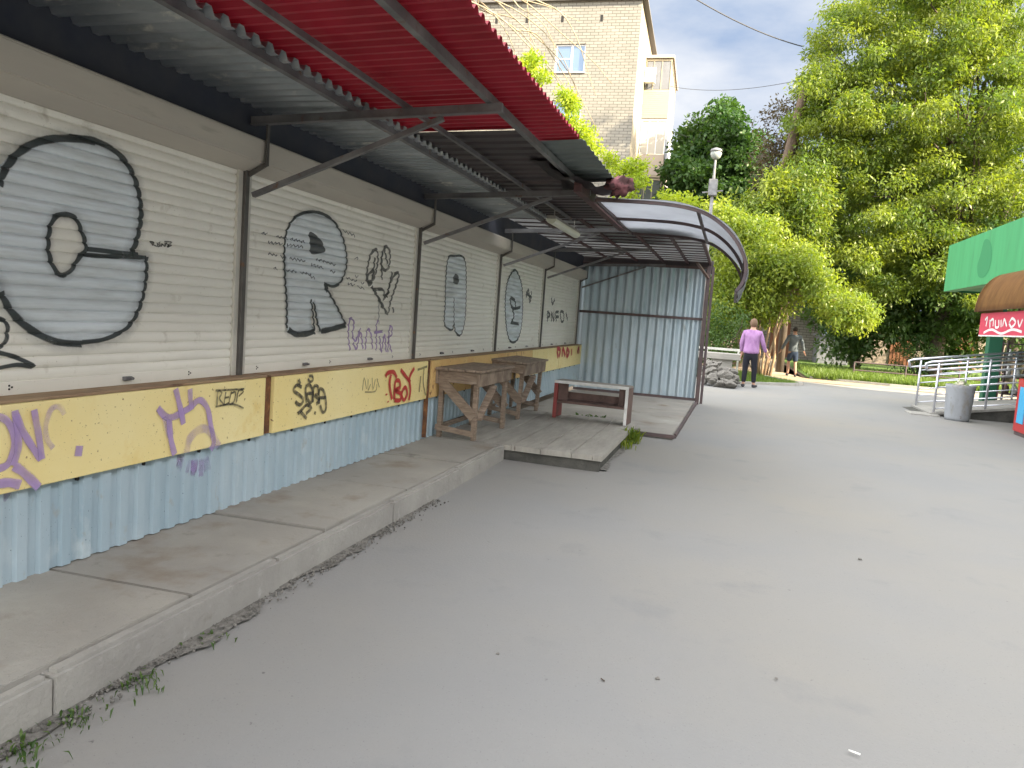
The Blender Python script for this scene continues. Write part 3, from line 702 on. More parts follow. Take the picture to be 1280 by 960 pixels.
# roof ceiling behind: lattice of battens
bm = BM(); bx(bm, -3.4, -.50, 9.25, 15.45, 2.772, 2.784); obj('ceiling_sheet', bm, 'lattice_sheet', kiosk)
for k, y in enumerate(np.linspace(9.35, 15.35, 15)):
    bm = BM(); bar(bm, (-3.0, y, 2.760), (-.52, y, 2.760), .04, .014); obj('batten', bm, 'frame', kiosk)
for x in (-2.5, -1.95, -1.42, -.95, -.52):
    bm = BM(); bar(bm, (x, 9.25, 2.735), (x, 15.4, 2.735), .045, .03); obj('purlin', bm, 'maroon', kiosk)
bm = BM(); bar(bm, (-1.40, 6.6, 2.64), (-1.40, 9.4, 2.64), .07, .09); obj('edge_beam', bm, 'maroon', kiosk)
bm = BM(); bx(bm, -3.2, -.46, 15.46, 15.49, 2.55, 2.80); obj('end_board', bm, 'dark_sheet', kiosk)
# crumpled rag stuck under the roof edge
q = at(775, 232, 1, 6.9)
bm = BM(); bmesh.ops.create_icosphere(bm, subdivisions=3, radius=.1)
for v in bm.verts:
    n = v.co.normalized(); r = .10 * (1 + .35 * math.sin(n.x * 9) * math.sin(n.y * 7 + 1) + .25 * math.sin(n.z * 13))
    v.co = Vector(q) + Vector((n.x * r * 1.1, n.y * r, n.z * r * .8))
rag = settle(obj('rag', bm, 'rag', smooth=True), tuple(q)); props(rag, 'crumpled maroon rag wedged under the outer edge of the kiosk roof', 'rag')

# strip lamp
a = at(686, 277, 2, 2.53); b = at(722, 296, 2, 2.53)
lx = (a[0] + b[0]) / 2
lamp = thing('strip_lamp', 'unlit tube lamp with a milky cover hanging under the dark canopy sheets', 'lamp', (lx, (a[1] + b[1]) / 2, 2.53))
bm = BM(); bx(bm, lx - .05, lx + .05, a[1], b[1], 2.565, 2.60, bev=.006); 
for yy in (a[1] + .15, b[1] - .15): tube(bm, [(lx, yy, 2.60), (lx, yy, 2.71)], .006)
obj('lamp_body', bm, 'lamp_body', lamp)
bm = BM(); prof = [(lx + .058 * math.cos(t), 2.566 - .055 * math.sin(t)) for t in np.linspace(0, math.pi, 11)]
prism(bm, prof, a[1] + .01, b[1] - .01); bmesh.ops.recalc_face_normals(bm, faces=bm.faces[:]); obj('lamp_cover', bm, 'lamp_glass', lamp, smooth=False)

# ------------------------------------------------------------------ corrugated end screen
scr = thing('metal_screen', 'tall pale blue corrugated metal screen closing the far end of the kiosk canopy', 'screen wall', (-1.7, 15.3, 0))
bm = corrugated(lambda u, v, h: (-3.02 + u, 15.30 - h, .07 + v), 2.45, .168, .034, 2.58, flat=.20)
obj('screen_sheet', bm, 'screen_blue', scr)
for a_, b_, wd in (((-3.0, 15.24, 1.655), (-.54, 15.24, 1.655), .05), ((-3.0, 15.24, .085), (-.54, 15.24, .085), .05), ((-3.0, 15.24, 2.64), (-.54, 15.24, 2.64), .05)):
    bm = BM(); bar(bm, a_, b_, .03, wd); obj('rail', bm, 'frame', scr)
bm = BM(); bar(bm, (-.53, 15.22, 0.0), (-.53, 15.22, 2.68), .075, .075); obj('post', bm, 'frame', scr)
bm = BM(); bar(bm, (-.455, 15.42, 0.0), (-.455, 15.42, 2.68), .05, .05); obj('post', bm, 'frame', scr)
bm = BM(); bar(bm, (-.53, 15.2, 2.45), (-.72, 14.3, 2.66), .05, .03); obj('bracket', bm, 'bench_brown', scr)

# ------------------------------------------------------------------ curved canopy
Y0c, Y1c, Y2c = 7.1, 8.35, 9.7
prof_px = [(745, 250), (790, 252), (830, 255), (860, 260), (884, 268), (905, 283), (921, 302), (931, 324), (932, 342), (927, 355), (920, 364)]
prof = [at(p[0], p[1], 1, Y0c) for p in prof_px]; prof = [(p[0], p[2]) for p in prof]
prof = [tuple(q) for q in smoothline(prof, 4)]
cc = thing('curved_canopy', 'grey curved plastic canopy with dark ribs drooping down at its outer edge', 'canopy', (prof[0][0], Y0c, prof[0][1]))
for y in (Y0c, Y1c, Y2c):
    bm = BM()
    for i in range(len(prof) - 1): bar(bm, (prof[i][0], y, prof[i][1]), (prof[i + 1][0], y, prof[i + 1][1]), .030, .032, up=(0, 1, 0))
    obj('rib', bm, 'frame', cc)
bm = BM(); g = []
NY = 24
for j in range(NY + 1):
    y = Y0c - .05 + (Y2c - Y0c + .1) * j / NY
    row = []
    for i in range(len(prof)):
        a_ = Vector(prof[min(i + 1, len(prof) - 1)]) - Vector(prof[max(i - 1, 0)]); nn = Vector((-a_.y, a_.x)).normalized()
        off = .022 + .006 * math.sin(y * 4 + i * .5)
        row.append(bm.verts.new((prof[i][0] + nn.x * off, y, prof[i][1] + nn.y * off)))
    g.append(row)
for j in range(NY):
    for i in range(len(prof) - 1): bm.faces.new([g[j][i], g[j + 1][i], g[j + 1][i + 1], g[j][i + 1]])
bmesh.ops.solidify(bm, geom=bm.faces[:], thickness=.004)
obj('canopy_sheet', bm, 'poly', cc, smooth=True)
for idx in (0, 14, 28, len(prof) - 1):
    bm = BM(); bar(bm, (prof[idx][0], Y0c, prof[idx][1] - .004), (prof[idx][0], Y2c, prof[idx][1] - .004), .026, .026); obj('canopy_purlin', bm, 'frame', cc)
# roof piece seen above the curved canopy
bm = BM(); bx(bm, -2.3, -1.02, 9.6, 12.5, 2.93, 2.96)
for x in (-2.2, -1.15): bar(bm, (x, 9.8, 2.78), (x, 9.8, 2.94), .05, .05); bar(bm, (x, 12.3, 2.78), (x, 12.3, 2.94), .05, .05)
obj('roof_panel', bm, 'grey_sheet', kiosk)

# ------------------------------------------------------------------ wooden tables
def make_table(name, label, W_, Ln, Ht, group=None):
    """narrow wooden trestle; local origin at the outer near foot, x towards the wall is negative"""
    t = thing(name, label, 'table', group=group)
    def loc(b, m, n): return obj(n, b, m, t, world=False)
    bm = BM()
    for k in range(3): bx(bm, -W_ - .03 + k * (W_ + .05) / 3 + .003, -W_ - .03 + (k + 1) * (W_ + .05) / 3 - .003, -.05, Ln + .05, Ht - .028 + .002 * k, Ht, bev=.004)
    loc(bm, 'wood_top', 'tabletop')
    for x in (-.022, -W_ + .022):
        bm = BM(); bx(bm, x - .013, x + .013, -.03, Ln + .03, Ht - .17, Ht - .031, bev=.003); loc(bm, 'wood_top', 'apron')
    for y in (.0, Ln):
        bm = BM(); bx(bm, -W_ + .036, -.036, y - .013, y + .013, Ht - .15, Ht - .031, bev=.003); loc(bm, 'wood', 'apron')
    for x, y in ((-.06, .045), (-.06, Ln - .045), (-W_ + .06, .045), (-W_ + .06, Ln - .045)):
        bm = BM(); bx(bm, x - .024, x + .024, y - .03, y + .03, 0, Ht - .032, bev=.004); loc(bm, 'wood', 'leg')
    for y in (-.005, Ln + .005):
        bm = BM(); bar(bm, (-W_ + .03, y, Ht - .10), (-.05, y, .24), .024, .10, up=(0, 0, 1)); loc(bm, 'wood', 'brace')
        bm = BM(); bar(bm, (-W_ + .03, y + .0, .11), (-.04, y, .07), .026, .055); loc(bm, 'wood', 'stretcher')
    bm = BM(); bar(bm, (-.028, .06, .22), (-.028, Ln * .48, Ht - .2), .024, .075, up=(1, 0, 0)); loc(bm, 'wood', 'brace')
    bm = BM(); bar(bm, (-W_ + .03, .08, .10), (-W_ + .03, Ln - .08, .10), .03, .05); loc(bm, 'wood', 'stretcher')
    return t
t1 = make_table('wooden_table', 'weathered wooden trading table nearer the camera, standing against the orange counter board', .50, 1.12, .735, 'wooden tables against the counter')
t1.location = (-2.41, 7.37, .163)
t2 = dup(t1, (-2.47, 9.28, .163), R(2), 'darker wooden table with crossed braces, farther along the counter beside the low shelf')
t2.rotation_euler = (R(0), R(2.5), R(1))

# ------------------------------------------------------------------ low shelf
sh = thing('low_shelf', 'low open shelf with white rim, one red side and brown middle board', 'shelf', (-2.19, 9.86, .166), R(-4))
def sl(b, m, n): return obj(n, b, m, sh, world=False)
SWd, SD, SHt = 0.99, .34, .50
bm = BM(); bx(bm, 0, SWd, 0, SD, SHt - .022, SHt, bev=.003); sl(bm, 'concrete', 'top_board')
bm = BM(); bx(bm, -.004, SWd + .004, -.014, -.002, SHt - .035, SHt + .002, bev=.002); sl(bm, 'white_paint', 'front_edge')
bm = BM(); bx(bm, 0, .022, 0, SD, 0, SHt - .024, bev=.003); sl(bm, 'red_paint', 'side_panel')
bm = BM(); bx(bm, -.004, .045, -.014, -.002, .0, SHt - .037, bev=.002); sl(bm, 'red_paint', 'front_stile')
bm = BM(); bx(bm, SWd - .022, SWd, 0, SD, 0, SHt - .024, bev=.003); sl(bm, 'bench_brown', 'side_panel')
bm = BM(); bx(bm, SWd - .034, SWd + .004, -.014, -.002, 0, SHt - .037, bev=.002); sl(bm, 'white_paint', 'front_stile')
bm = BM(); bx(bm, .024, SWd - .024, .012, SD, .215, .235, bev=.003); bx(bm, .05, SWd - .036, -.006, .010, .205, .228); sl(bm, 'bench_brown', 'shelf_board')
bm = BM(); bx(bm, .024, SWd - .024, SD - .02, SD - .005, .237, .33); sl(bm, 'bench_brown', 'back_rail')
bm = BM(); bx(bm, .024, .16, SD * .3, SD * .3 + .015, .236, SHt - .024); bx(bm, SWd - .14, SWd - .024, SD * .3, SD * .3 + .015, .236, SHt - .024); sl(bm, 'bench_brown', 'corner_block')
# ------------------------------------------------------------------ foliage helpers
def leaves_mesh(name, centres, radii, per, size, m, parent=None, seed=0, flat=.75, droop=.25, tint_spread=.35, lw=.42, tints=None):
    """many small pointed leaf faces scattered through clumps"""
    r = np.random.default_rng(seed); cs = np.array(centres, float); k = len(cs); rad = np.broadcast_to(np.array(radii, float), (k,))
    n = k * per
    ci = np.repeat(np.arange(k), per)
    d = r.normal(size=(n, 3)); d /= np.linalg.norm(d, axis=1)[:, None]
    rr = r.random(n) ** .5
    pos = cs[ci] + d * (rr * rad[ci])[:, None] * np.array([1, 1, flat])
    ax = r.normal(size=(n, 3)); ax[:, 2] -= droop * 2; ax += d * .5; ax /= np.linalg.norm(ax, axis=1)[:, None]
    up = r.normal(size=(n, 3)) * .7; up[:, 2] += 1.0
    side = np.cross(ax, up); side /= (np.linalg.norm(side, axis=1)[:, None] + 1e-9)
    L_ = size * r.uniform(.6, 1.35, n)[:, None]
    nn = np.cross(side, ax)
    v = np.empty((n, 4, 3)); v[:, 0] = pos; v[:, 1] = pos + ax * L_ * .45 + side * L_ * lw * .5 + nn * L_ * .06
    v[:, 2] = pos + ax * L_; v[:, 3] = pos + ax * L_ * .45 - side * L_ * lw * .5 + nn * L_ * .06
    me = bpy.data.meshes.new(name); me.vertices.add(n * 4); me.vertices.foreach_set('co', v.reshape(-1))
    me.loops.add(n * 4); me.loops.foreach_set('vertex_index', np.arange(n * 4, dtype=np.int32))
    me.polygons.add(n); me.polygons.foreach_set('loop_start', np.arange(0, n * 4, 4, dtype=np.int32)); me.polygons.foreach_set('loop_total', np.full(n, 4, dtype=np.int32))
    me.update(calc_edges=True)
    ct = r.random(k) if tints is None else np.array(tints)
    t = np.clip(ct[ci] * (1 - tint_spread) + r.random(n) * tint_spread, 0, 1)
    a = me.attributes.new('tint', 'FLOAT', 'FACE'); a.data.foreach_set('value', t.astype(np.float32))
    return obj(name, me, m, parent)
def clumps(c, rxyz, k, seed, lo=.45, zmin=None, hole=.0, up=0):
    r = np.random.default_rng(seed); out = []
    ph = r.uniform(0, 6.28, 6)
    while len(out) < k:
        d = r.normal(size=3); d /= np.linalg.norm(d)
        q = 1 + .20 * math.sin(3 * d[0] + ph[0]) * math.sin(4 * d[2] + ph[1]) + .16 * math.sin(6 * d[1] + ph[2]) + .12 * math.sin(7 * d[2] + 5 * d[0] + ph[3])
        if math.sin(5 * d[0] + ph[4]) * math.sin(5 * d[2] + ph[5]) > 1 - hole: continue
        f = lo + (1 - lo) * r.random() ** .6
        p = np.array(c) + d * np.array(rxyz) * q * f
        if zmin is not None and p[2] < zmin: continue
        out.append(p)
    return np.array(out)
def limb_pts(a, b, seed, n=5, w=.08):
    r = random.Random(seed); a = Vector(a); b = Vector(b); d = (b - a).length; out = []
    for i in range(n):
        t = i / (n - 1); p = a.lerp(b, t); p.z += math.sin(math.pi * t) * d * .06
        if 0 < i < n - 1: p += Vector((r.uniform(-w, w), r.uniform(-w, w), r.uniform(-w, w))) * d
        out.append(p)
    return out
def tree(name, label, base, top, rt, crown, rxyz, k, cr, per, size, lm, seed, bark='bark', group=None, zmin=None, limbs=14, stems=None, hole=.0, lo=.45, extra=None, droop=.25, flat=.75, cat='tree'):
    t = thing(name, label, cat, base, group=group)
    bm = BM()
    tube(bm, limb_pts(base, top, seed, 6, .025), [rt * (1.25 - .2 * i) if i < 2 else rt * (1 - .12 * i) for i in range(6)], 10)
    for s_ in (stems or []):
        tube(bm, limb_pts(s_[0], s_[1], seed + 5, 5, .03), s_[2], 7, r2=s_[2] * .5)
    obj('trunk', bm, bark, t, smooth=True)
    cs = clumps(crown, rxyz, k, seed, lo, zmin, hole)
    if extra is not None: cs = np.vstack([cs, extra])
    bm = BM(); r = random.Random(seed)
    idx = r.sample(range(len(cs)), min(limbs, len(cs)))
    for j, i in enumerate(idx):
        f = r.uniform(.55, 1); st = Vector(base).lerp(Vector(top), f)
        tube(bm, limb_pts(st, cs[i], seed + j), rt * .42 * (1.3 - f), 6, r2=.015)
    obj('limbs', bm, bark, t, smooth=True)
    leaves_mesh('crown', cs, np.random.default_rng(seed).uniform(.7, 1.25, len(cs)) * cr, per, size, lm, t, seed, droop=droop, flat=flat)
    return t

# ------------------------------------------------------------------ trees
def at_(px, py, Y): return at(px, py, 1, Y)
# large ash-leaved maple on the right: clumps follow the outline seen in the photo
def px_clumps(regions, Yc, depth, seed):
    """(px,py,rpx,count) blobs at a distance around Yc"""
    r = np.random.default_rng(seed); out = []
    for px, py, rp, k in regions:
        for _ in range(k):
            while True:
                q = r.uniform(-1, 1, 3)
                if q @ q <= 1: break
            Y = Yc + q[1] * depth
            out.append(at_(px + q[0] * rp, py + q[2] * rp, Y))
    return np.array(out)
big = px_clumps([(1060, 130, 45, 42), (1100, 60, 55, 46), (1180, 30, 70, 56), (1260, 40, 60, 38), (1120, 150, 70, 62), (1200, 130, 80, 70), (1275, 150, 55, 34), (1050, 210, 52, 44), (1110, 260, 70, 60),
                 (1200, 240, 80, 62), (1275, 250, 55, 30), (1080, 330, 50, 34), (1150, 340, 60, 40), (1230, 340, 60, 34), (1180, -60, 80, 34), (1270, -50, 60, 22), (1030, 60, 22, 9), (1015, 110, 22, 12), (1012, 160, 22, 14), (1008, 215, 24, 14), (1060, 20, 30, 14), (1120, -10, 50, 26), (1215, -10, 50, 30), (1040, 100, 26, 16)], 34, 4.0, 3)
tr = thing('maple_tree', 'tallest broad leafy tree with sunlit yellow-green sprays behind the green shop fascia', 'tree', (8.1, 35, 0))
bm = BM(); tube(bm, [(8.1, 35, -.1), (8.15, 35, 1.5), (8.3, 35.1, 3.6), (8.2, 35, 6), (8.6, 35, 9), (8.7, 35, 12)], [.36, .29, .27, .24, .17, .08], 12)
tube(bm, [(8.2, 35, 3), (9.4, 34.6, 5.5), (10.6, 34.4, 9)], [.2, .15, .07], 8); tube(bm, [(8.2, 35, 4), (6.8, 34.5, 6.5), (5.6, 34, 10)], [.18, .13, .06], 8)
obj('trunk', bm, 'bark', tr, smooth=True)
bm = BM(); r_ = random.Random(4)
for j in range(46):
    c_ = big[r_.randrange(len(big))]; st = Vector((8.3 + r_.uniform(-.6, .9), 35, r_.uniform(4.5, 10)))
    tube(bm, limb_pts(st, c_, j), .07, 6, r2=.012)
obj('limbs', bm, 'bark', tr, smooth=True)
leaves_mesh('crown', big, np.random.default_rng(1).uniform(.55, 1.1, len(big)) * .85, 270, .165, L_ANS, tr, 11, flat=.55, droop=.35, lw=.36, tint_spread=.35)
# darker trees under and behind it
lowc = px_clumps([(1050, 370, 50, 40), (1120, 385, 45, 44), (1190, 375, 55, 50), (1250, 370, 50, 40), (1020, 300, 40, 26), (1300, 380, 50, 26), (1130, 320, 60, 36), (1210, 310, 60, 36), (1060, 420, 28, 16), (1190, 420, 40, 20)], 37, 3.0, 9)
tr = thing('broadleaf_tree', 'dark shaded tree whose low dense branches hang over the grass behind the tallest tree', 'tree', (5.6, 38, 0))
bm = BM(); tube(bm, [(5.6, 38, -.1), (5.5, 38, 2.5), (5.9, 38, 6)], [.24, .19, .10], 10); tube(bm, [(5.5, 38, 2.2), (7.5, 37.5, 5)], [.13, .05], 8); obj('trunk', bm, 'bark', tr, smooth=True)
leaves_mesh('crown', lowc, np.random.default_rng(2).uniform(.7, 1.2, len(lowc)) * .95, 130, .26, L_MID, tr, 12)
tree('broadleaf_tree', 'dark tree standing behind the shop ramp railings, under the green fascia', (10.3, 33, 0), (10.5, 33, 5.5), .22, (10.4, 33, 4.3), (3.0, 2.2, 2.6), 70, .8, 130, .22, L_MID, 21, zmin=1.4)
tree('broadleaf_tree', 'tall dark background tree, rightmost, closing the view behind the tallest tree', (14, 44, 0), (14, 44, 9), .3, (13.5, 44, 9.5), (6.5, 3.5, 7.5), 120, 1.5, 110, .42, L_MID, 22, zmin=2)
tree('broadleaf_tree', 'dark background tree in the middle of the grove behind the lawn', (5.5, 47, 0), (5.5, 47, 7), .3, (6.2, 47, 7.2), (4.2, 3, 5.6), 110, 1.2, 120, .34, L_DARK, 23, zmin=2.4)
# dense dark maple left of the lamp
dk = px_clumps([(905, 150, 22, 16), (885, 185, 34, 36), (925, 190, 30, 30), (860, 215, 28, 30), (900, 235, 45, 48), (940, 240, 35, 30), (850, 255, 26, 22), (900, 290, 50, 36), (950, 290, 35, 18), (905, 138, 10, 4), (860, 190, 14, 7)], 44, 3.2, 5)
tr = thing('maple_tree', 'dense dark round maple behind the street lamp, right of the apartment block', 'tree', (-1.7, 44, 0))
bm = BM(); tube(bm, [(-1.7, 44, -.1), (-1.7, 44, 5), (-1.5, 44, 9)], [.35, .25, .1], 10); obj('trunk', bm, 'bark', tr, smooth=True)
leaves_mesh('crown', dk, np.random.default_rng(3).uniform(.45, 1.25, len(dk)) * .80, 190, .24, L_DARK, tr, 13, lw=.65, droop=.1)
# thin plum tree + leaning trunk
pl = px_clumps([(965, 150, 14, 5), (975, 175, 22, 12), (955, 195, 20, 10), (985, 140, 14, 6), (990, 200, 20, 12), (970, 225, 26, 16)], 36, 1.2, 6)
tr = thing('plum_tree', 'thin purplish sparse tree between the dark round maple and the tallest tree', 'tree', (2.2, 36, 0))
bm = BM(); tube(bm, [(2.2, 36, -.1), (2.1, 36, 5), (1.9, 36, 9), (2.2, 36, 12.0)], [.14, .1, .06, .02], 8)
for j in range(16): tube(bm, limb_pts((2.0, 36, 7 + j * .25), pl[(j * 3) % len(pl)], j), .03, 5, r2=.008)
obj('trunk', bm, 'bark', tr, smooth=True)
leaves_mesh('crown', pl, np.full(len(pl), .75), 55, .17, L_PURP, tr, 14)
a_ = at_(1004, 120, 33); b_ = at_(980, 215, 33)
d_ = Vector(a_) - Vector(b_)
tr = thing('leaning_trunk', 'bare brown leaning tree trunk rising into the left edge of the tallest crown', 'tree trunk', tuple(Vector(b_) - d_ * (b_[2] / d_.z)))
bm = BM(); tube(bm, [Vector(b_) - d_ * (b_[2] / d_.z), Vector(b_) - d_ * .8, Vector(b_), Vector(a_), Vector(a_) + d_ * .1], [.26, .23, .21, .18, .17], 12); obj('trunk', bm, 'bark_mid', tr, smooth=True)
# mid green tree filling between lime tree and dark maple
md = px_clumps([(975, 245, 24, 18), (960, 280, 34, 30), (1000, 290, 30, 26), (930, 270, 18, 8), (1015, 250, 22, 16)], 31, 1.4, 8)
tr = thing('broadleaf_tree', 'fresh green tree just right of the street lamp, above the lime shrub', 'tree', (1.9, 31, 0))
bm = BM(); tube(bm, [(1.9, 31, -.1), (1.9, 31, 3), (2.0, 31, 7)], [.16, .12, .05], 8); obj('trunk', bm, 'bark', tr, smooth=True)
leaves_mesh('crown', md, np.full(len(md), .72), 150, .20, L_ANS, tr, 15, lw=.34)
# lime green multi-stemmed shrub-tree
lm_ = px_clumps([(912, 290, 22, 22), (925, 325, 32, 36), (960, 330, 38, 44), (1000, 335, 30, 34), (925, 370, 34, 40), (958, 370, 32, 44), (1014, 350, 24, 26), (1048, 385, 22, 20), (1072, 395, 16, 12), (905, 395, 24, 22), (950, 300, 26, 20), (905, 260, 14, 6)], 27, 1.5, 10)
tr = thing('maple_sapling', 'sunlit lime-green multi-stemmed small tree beside the person in the lilac jacket', 'tree', (1.1, 26.6, 0))
bm = BM()
for i, (x1, z1) in enumerate(((.2, 2.9), (.75, 3.2), (1.25, 3.4), (1.75, 2.9), (.5, 2.4), (1.5, 2.4))):
    tube(bm, [(.9 + .085 * i, 26.6 + .1 * math.sin(i * 2), -.05), (.86 + .11 * i + .05 * (x1 - 1), 26.6, .7), (1 + (x1 - 1) * .5 + .02 * i, 26.6 + .1 * math.sin(i), 1.5), (x1, 26.6 + .2 * math.sin(i * 2), z1)], [.055, .045, .038, .022], 8)
obj('trunk', bm, 'bark_pale', tr, smooth=True)
bm = BM()
for j in range(30): tube(bm, limb_pts((.5 + .05 * j, 26.6, 2.4 + .02 * j), lm_[(j * 11) % len(lm_)], j), .022, 5, r2=.006)
obj('limbs', bm, 'bark_pale', tr, smooth=True)
leaves_mesh('crown', lm_, np.full(len(lm_), .58), 170, .14, L_LIME, tr, 16, lw=.42, droop=.3)
# shaded bushes under it
def shrub(label, c, rxyz, k, cr, per, size, lm, seed, name='shrub', stem=.03):
    t = thing(name, label, 'shrub', (c[0], c[1], 0))
    cs = clumps(c, rxyz, k, seed, .3, .1); bm = BM()
    for j in range(10): tube(bm, limb_pts((c[0] + .05 * math.sin(j), c[1], 0), cs[(j * 5) % k], j), stem, 5, r2=.008)
    obj('stems', bm, 'bark', t); leaves_mesh('foliage', cs, np.full(k, cr), per, size, lm, t, seed)
    return t
shrub('rounded shaded green bush behind the concrete ledge, left of the person in the lilac jacket', (-.45, 25.2, 1.15), (1.3, .8, 1.15), 44, .38, 130, .10, L_MID, 31)
shrub('taller dark green bush behind the rounded bush, beside the end of the metal screen', (-1.0, 28, 2.2), (1.6, 1.0, 2.2), 60, .55, 130, .14, L_MID, 32)
shrub('dark low bush standing on the lawn behind the low pipe rail', (7.3, 34, .8), (.9, .6, .9), 30, .3, 100, .09, L_DARK, 33)
# rocks, ledge, kerb, lawn
r_ = random.Random(3); rocks = []
spots = []
for i in range(70):
    x = r_.uniform(-.62, .22); y = r_.uniform(20.3, 22.2); lvl = max(0, 1 - abs((x + .35)) / .8) * max(0, 1 - abs(y - 21.4) / 1.2)
    spots.append((x, y, lvl * r_.uniform(.1, .85), r_.uniform(.10, .21)))
protos = []
for s_ in range(5):
    bm = BM(); bmesh.ops.create_icosphere(bm, subdivisions=3, radius=1); ph = [r_.uniform(0, 6) for _ in range(6)]
    for v in bm.verts:
        n = v.co.copy(); k_ = 1
        for a__ in range(9):
            dd = Vector((math.sin(ph[0] + a__ * 2.1), math.cos(ph[1] + a__ * 1.7), math.sin(ph[2] + a__ * 3.3))).normalized(); h = n.dot(dd)
            if h > .62: k_ = min(k_, .62 / h)
        v.co = n * k_ * (1 + .04 * math.sin(n.x * 14 + ph[3]) * math.sin(n.y * 11))
    o = obj('rock', bm, 'rock'); protos.append(o)
for i, (x, y, z, s_) in enumerate(spots):
    o = protos[i] if i < 5 else protos[i % 5].copy()
    if i >= 5: C.objects.link(o)
    o.location = (x, y, z + s_ * .35); o.scale = (s_ * 1.2, s_, s_ * .68); o.rotation_euler = (r_.uniform(-.5, .5), r_.uniform(-.5, .5), r_.uniform(0, 6))
    props(o, 'grey broken rock in the heap between the metal screen and the person in lilac', 'rock', 'rocks heaped beside the end of the metal screen')
a_ = thing('concrete_ledge', 'low pale concrete ledge behind the rock heap, left of the person in lilac', 'ledge', (-.4, 23.2, 0))
bm = BM(); bx(bm, -1.9, .32, 22.9, 23.5, .62, .80, bev=.015); obj('top_slab', bm, 'concrete', a_)
bm = BM(); bx(bm, -1.85, -1.3, 23.0, 23.4, -.05, .618, bev=.01); bx(bm, -.5, .1, 23.0, 23.4, -.05, .618, bev=.01); obj('support', bm, 'concrete', a_)
bm = BM(); bx(bm, -1.9, .30, 23.7, 23.78, .86, .93, bev=.006); 
for x in (-1.7, -.7, .22): bx(bm, x, x + .06, 23.7, 23.77, 0, .862)
props(settle(obj('pipe_rail', bm, 'rail'), (-.8, 23.74, 0)), 'thin pale rail running along behind the concrete ledge', 'rail')
sheet('lawn', [(.35, 22.1), (1.9, 23.6), (2.1, 24.2), (1.1, 26.1), (.9, 28), (-3, 30), (-3, 23.8), (.2, 23.8)], .045, 'lawn')
def kerbline(pts, w=.10, h=.10, mtl='kerb'):
    for i in range(len(pts) - 1):
        bm = BM(); bar(bm, (*pts[i], h / 2 - .02), (*pts[i + 1], h / 2 - .02), w, h); props(obj('kerb', bm, mtl), kind='structure')
kerbline([(.33, 22.1), (1.12, 22.75), (1.9, 23.55), (2.15, 24.2), (1.6, 25.4), (1.2, 26.4)])
sheet('lawn', [(2.7, 28.4), (5.2, 27.9), (40, 27.9), (40, 60), (2.8, 60)], .03, 'lawn')
kerbline([(2.75, 28.3), (5.2, 27.78), (10, 27.78), (16, 27.78)], .08, .10)
# grass
def grass(name, polyfn, n, h, seed, m=L_GRASS, z=.04):
    r = np.random.default_rng(seed); P = []
    while len(P) < n:
        q = polyfn(r)
        if q is not None: P.append((q[0], q[1], z))
    P = np.array(P); ax = r.normal(size=(n, 3)) * .35; ax[:, 2] = 1; ax /= np.linalg.norm(ax, axis=1)[:, None]
    sd_ = np.cross(ax, r.normal(size=(n, 3))); sd_ /= np.linalg.norm(sd_, axis=1)[:, None]
    hh = h * r.uniform(.5, 1.3, n)[:, None]; ww = np.maximum(.006, h * .05)
    v = np.empty((n, 3, 3)); v[:, 0] = P - sd_ * ww; v[:, 1] = P + sd_ * ww; v[:, 2] = P + ax * hh
    me = bpy.data.meshes.new(name); me.vertices.add(n * 3); me.vertices.foreach_set('co', v.reshape(-1)); me.loops.add(n * 3)
    me.loops.foreach_set('vertex_index', np.arange(n * 3, dtype=np.int32)); me.polygons.add(n)
    me.polygons.foreach_set('loop_start', np.arange(0, n * 3, 3, dtype=np.int32)); me.polygons.foreach_set('loop_total', np.full(n, 3, dtype=np.int32)); me.update(calc_edges=True)
    a = me.attributes.new('tint', 'FLOAT', 'FACE'); a.data.foreach_set('value', r.random(n).astype(np.float32))
    return obj(name, me, m)
props(grass('grass', lambda r: (r.uniform(2.85, 14), 28.05 + 9 * r.random() ** 1.6), 26000, .26, 1), 'long bright green grass on the lawn beyond the sunlit path', 'grass', kind='stuff')
def _tri(r):
    x = r.uniform(-1.5, 2.0); y = r.uniform(22.2, 28)
    if y < 22.2 + (x - .35) * .95 or (x > 1.1 and y > 24.2 + (2.1 - x) * 1.6) or x > 2 or (x < .3 and y < 23.9): return None
    return (x, y)
props(grass('grass', _tri, 9000, .12, 2), 'short grass of the kerbed corner patch behind the person in lilac', 'grass', kind='stuff')

# ------------------------------------------------------------------ low pipe fence on the lawn
fe = thing('pipe_fence', 'low dark pipe rail fence along the lawn under the trees', 'fence', (7, 31.5, 0))
for x in (4.6, 6.4, 8.2, 10.0):
    bm = BM(); tube(bm, [(x, 31.5, 0), (x, 31.5, .62)], .03, 8); obj('post', bm, 'frame', fe)
for z in (.3, .6):
    bm = BM(); tube(bm, [(4.6, 31.5, z), (10.0, 31.5, z)], .025, 8); obj('rail', bm, 'frame', fe)

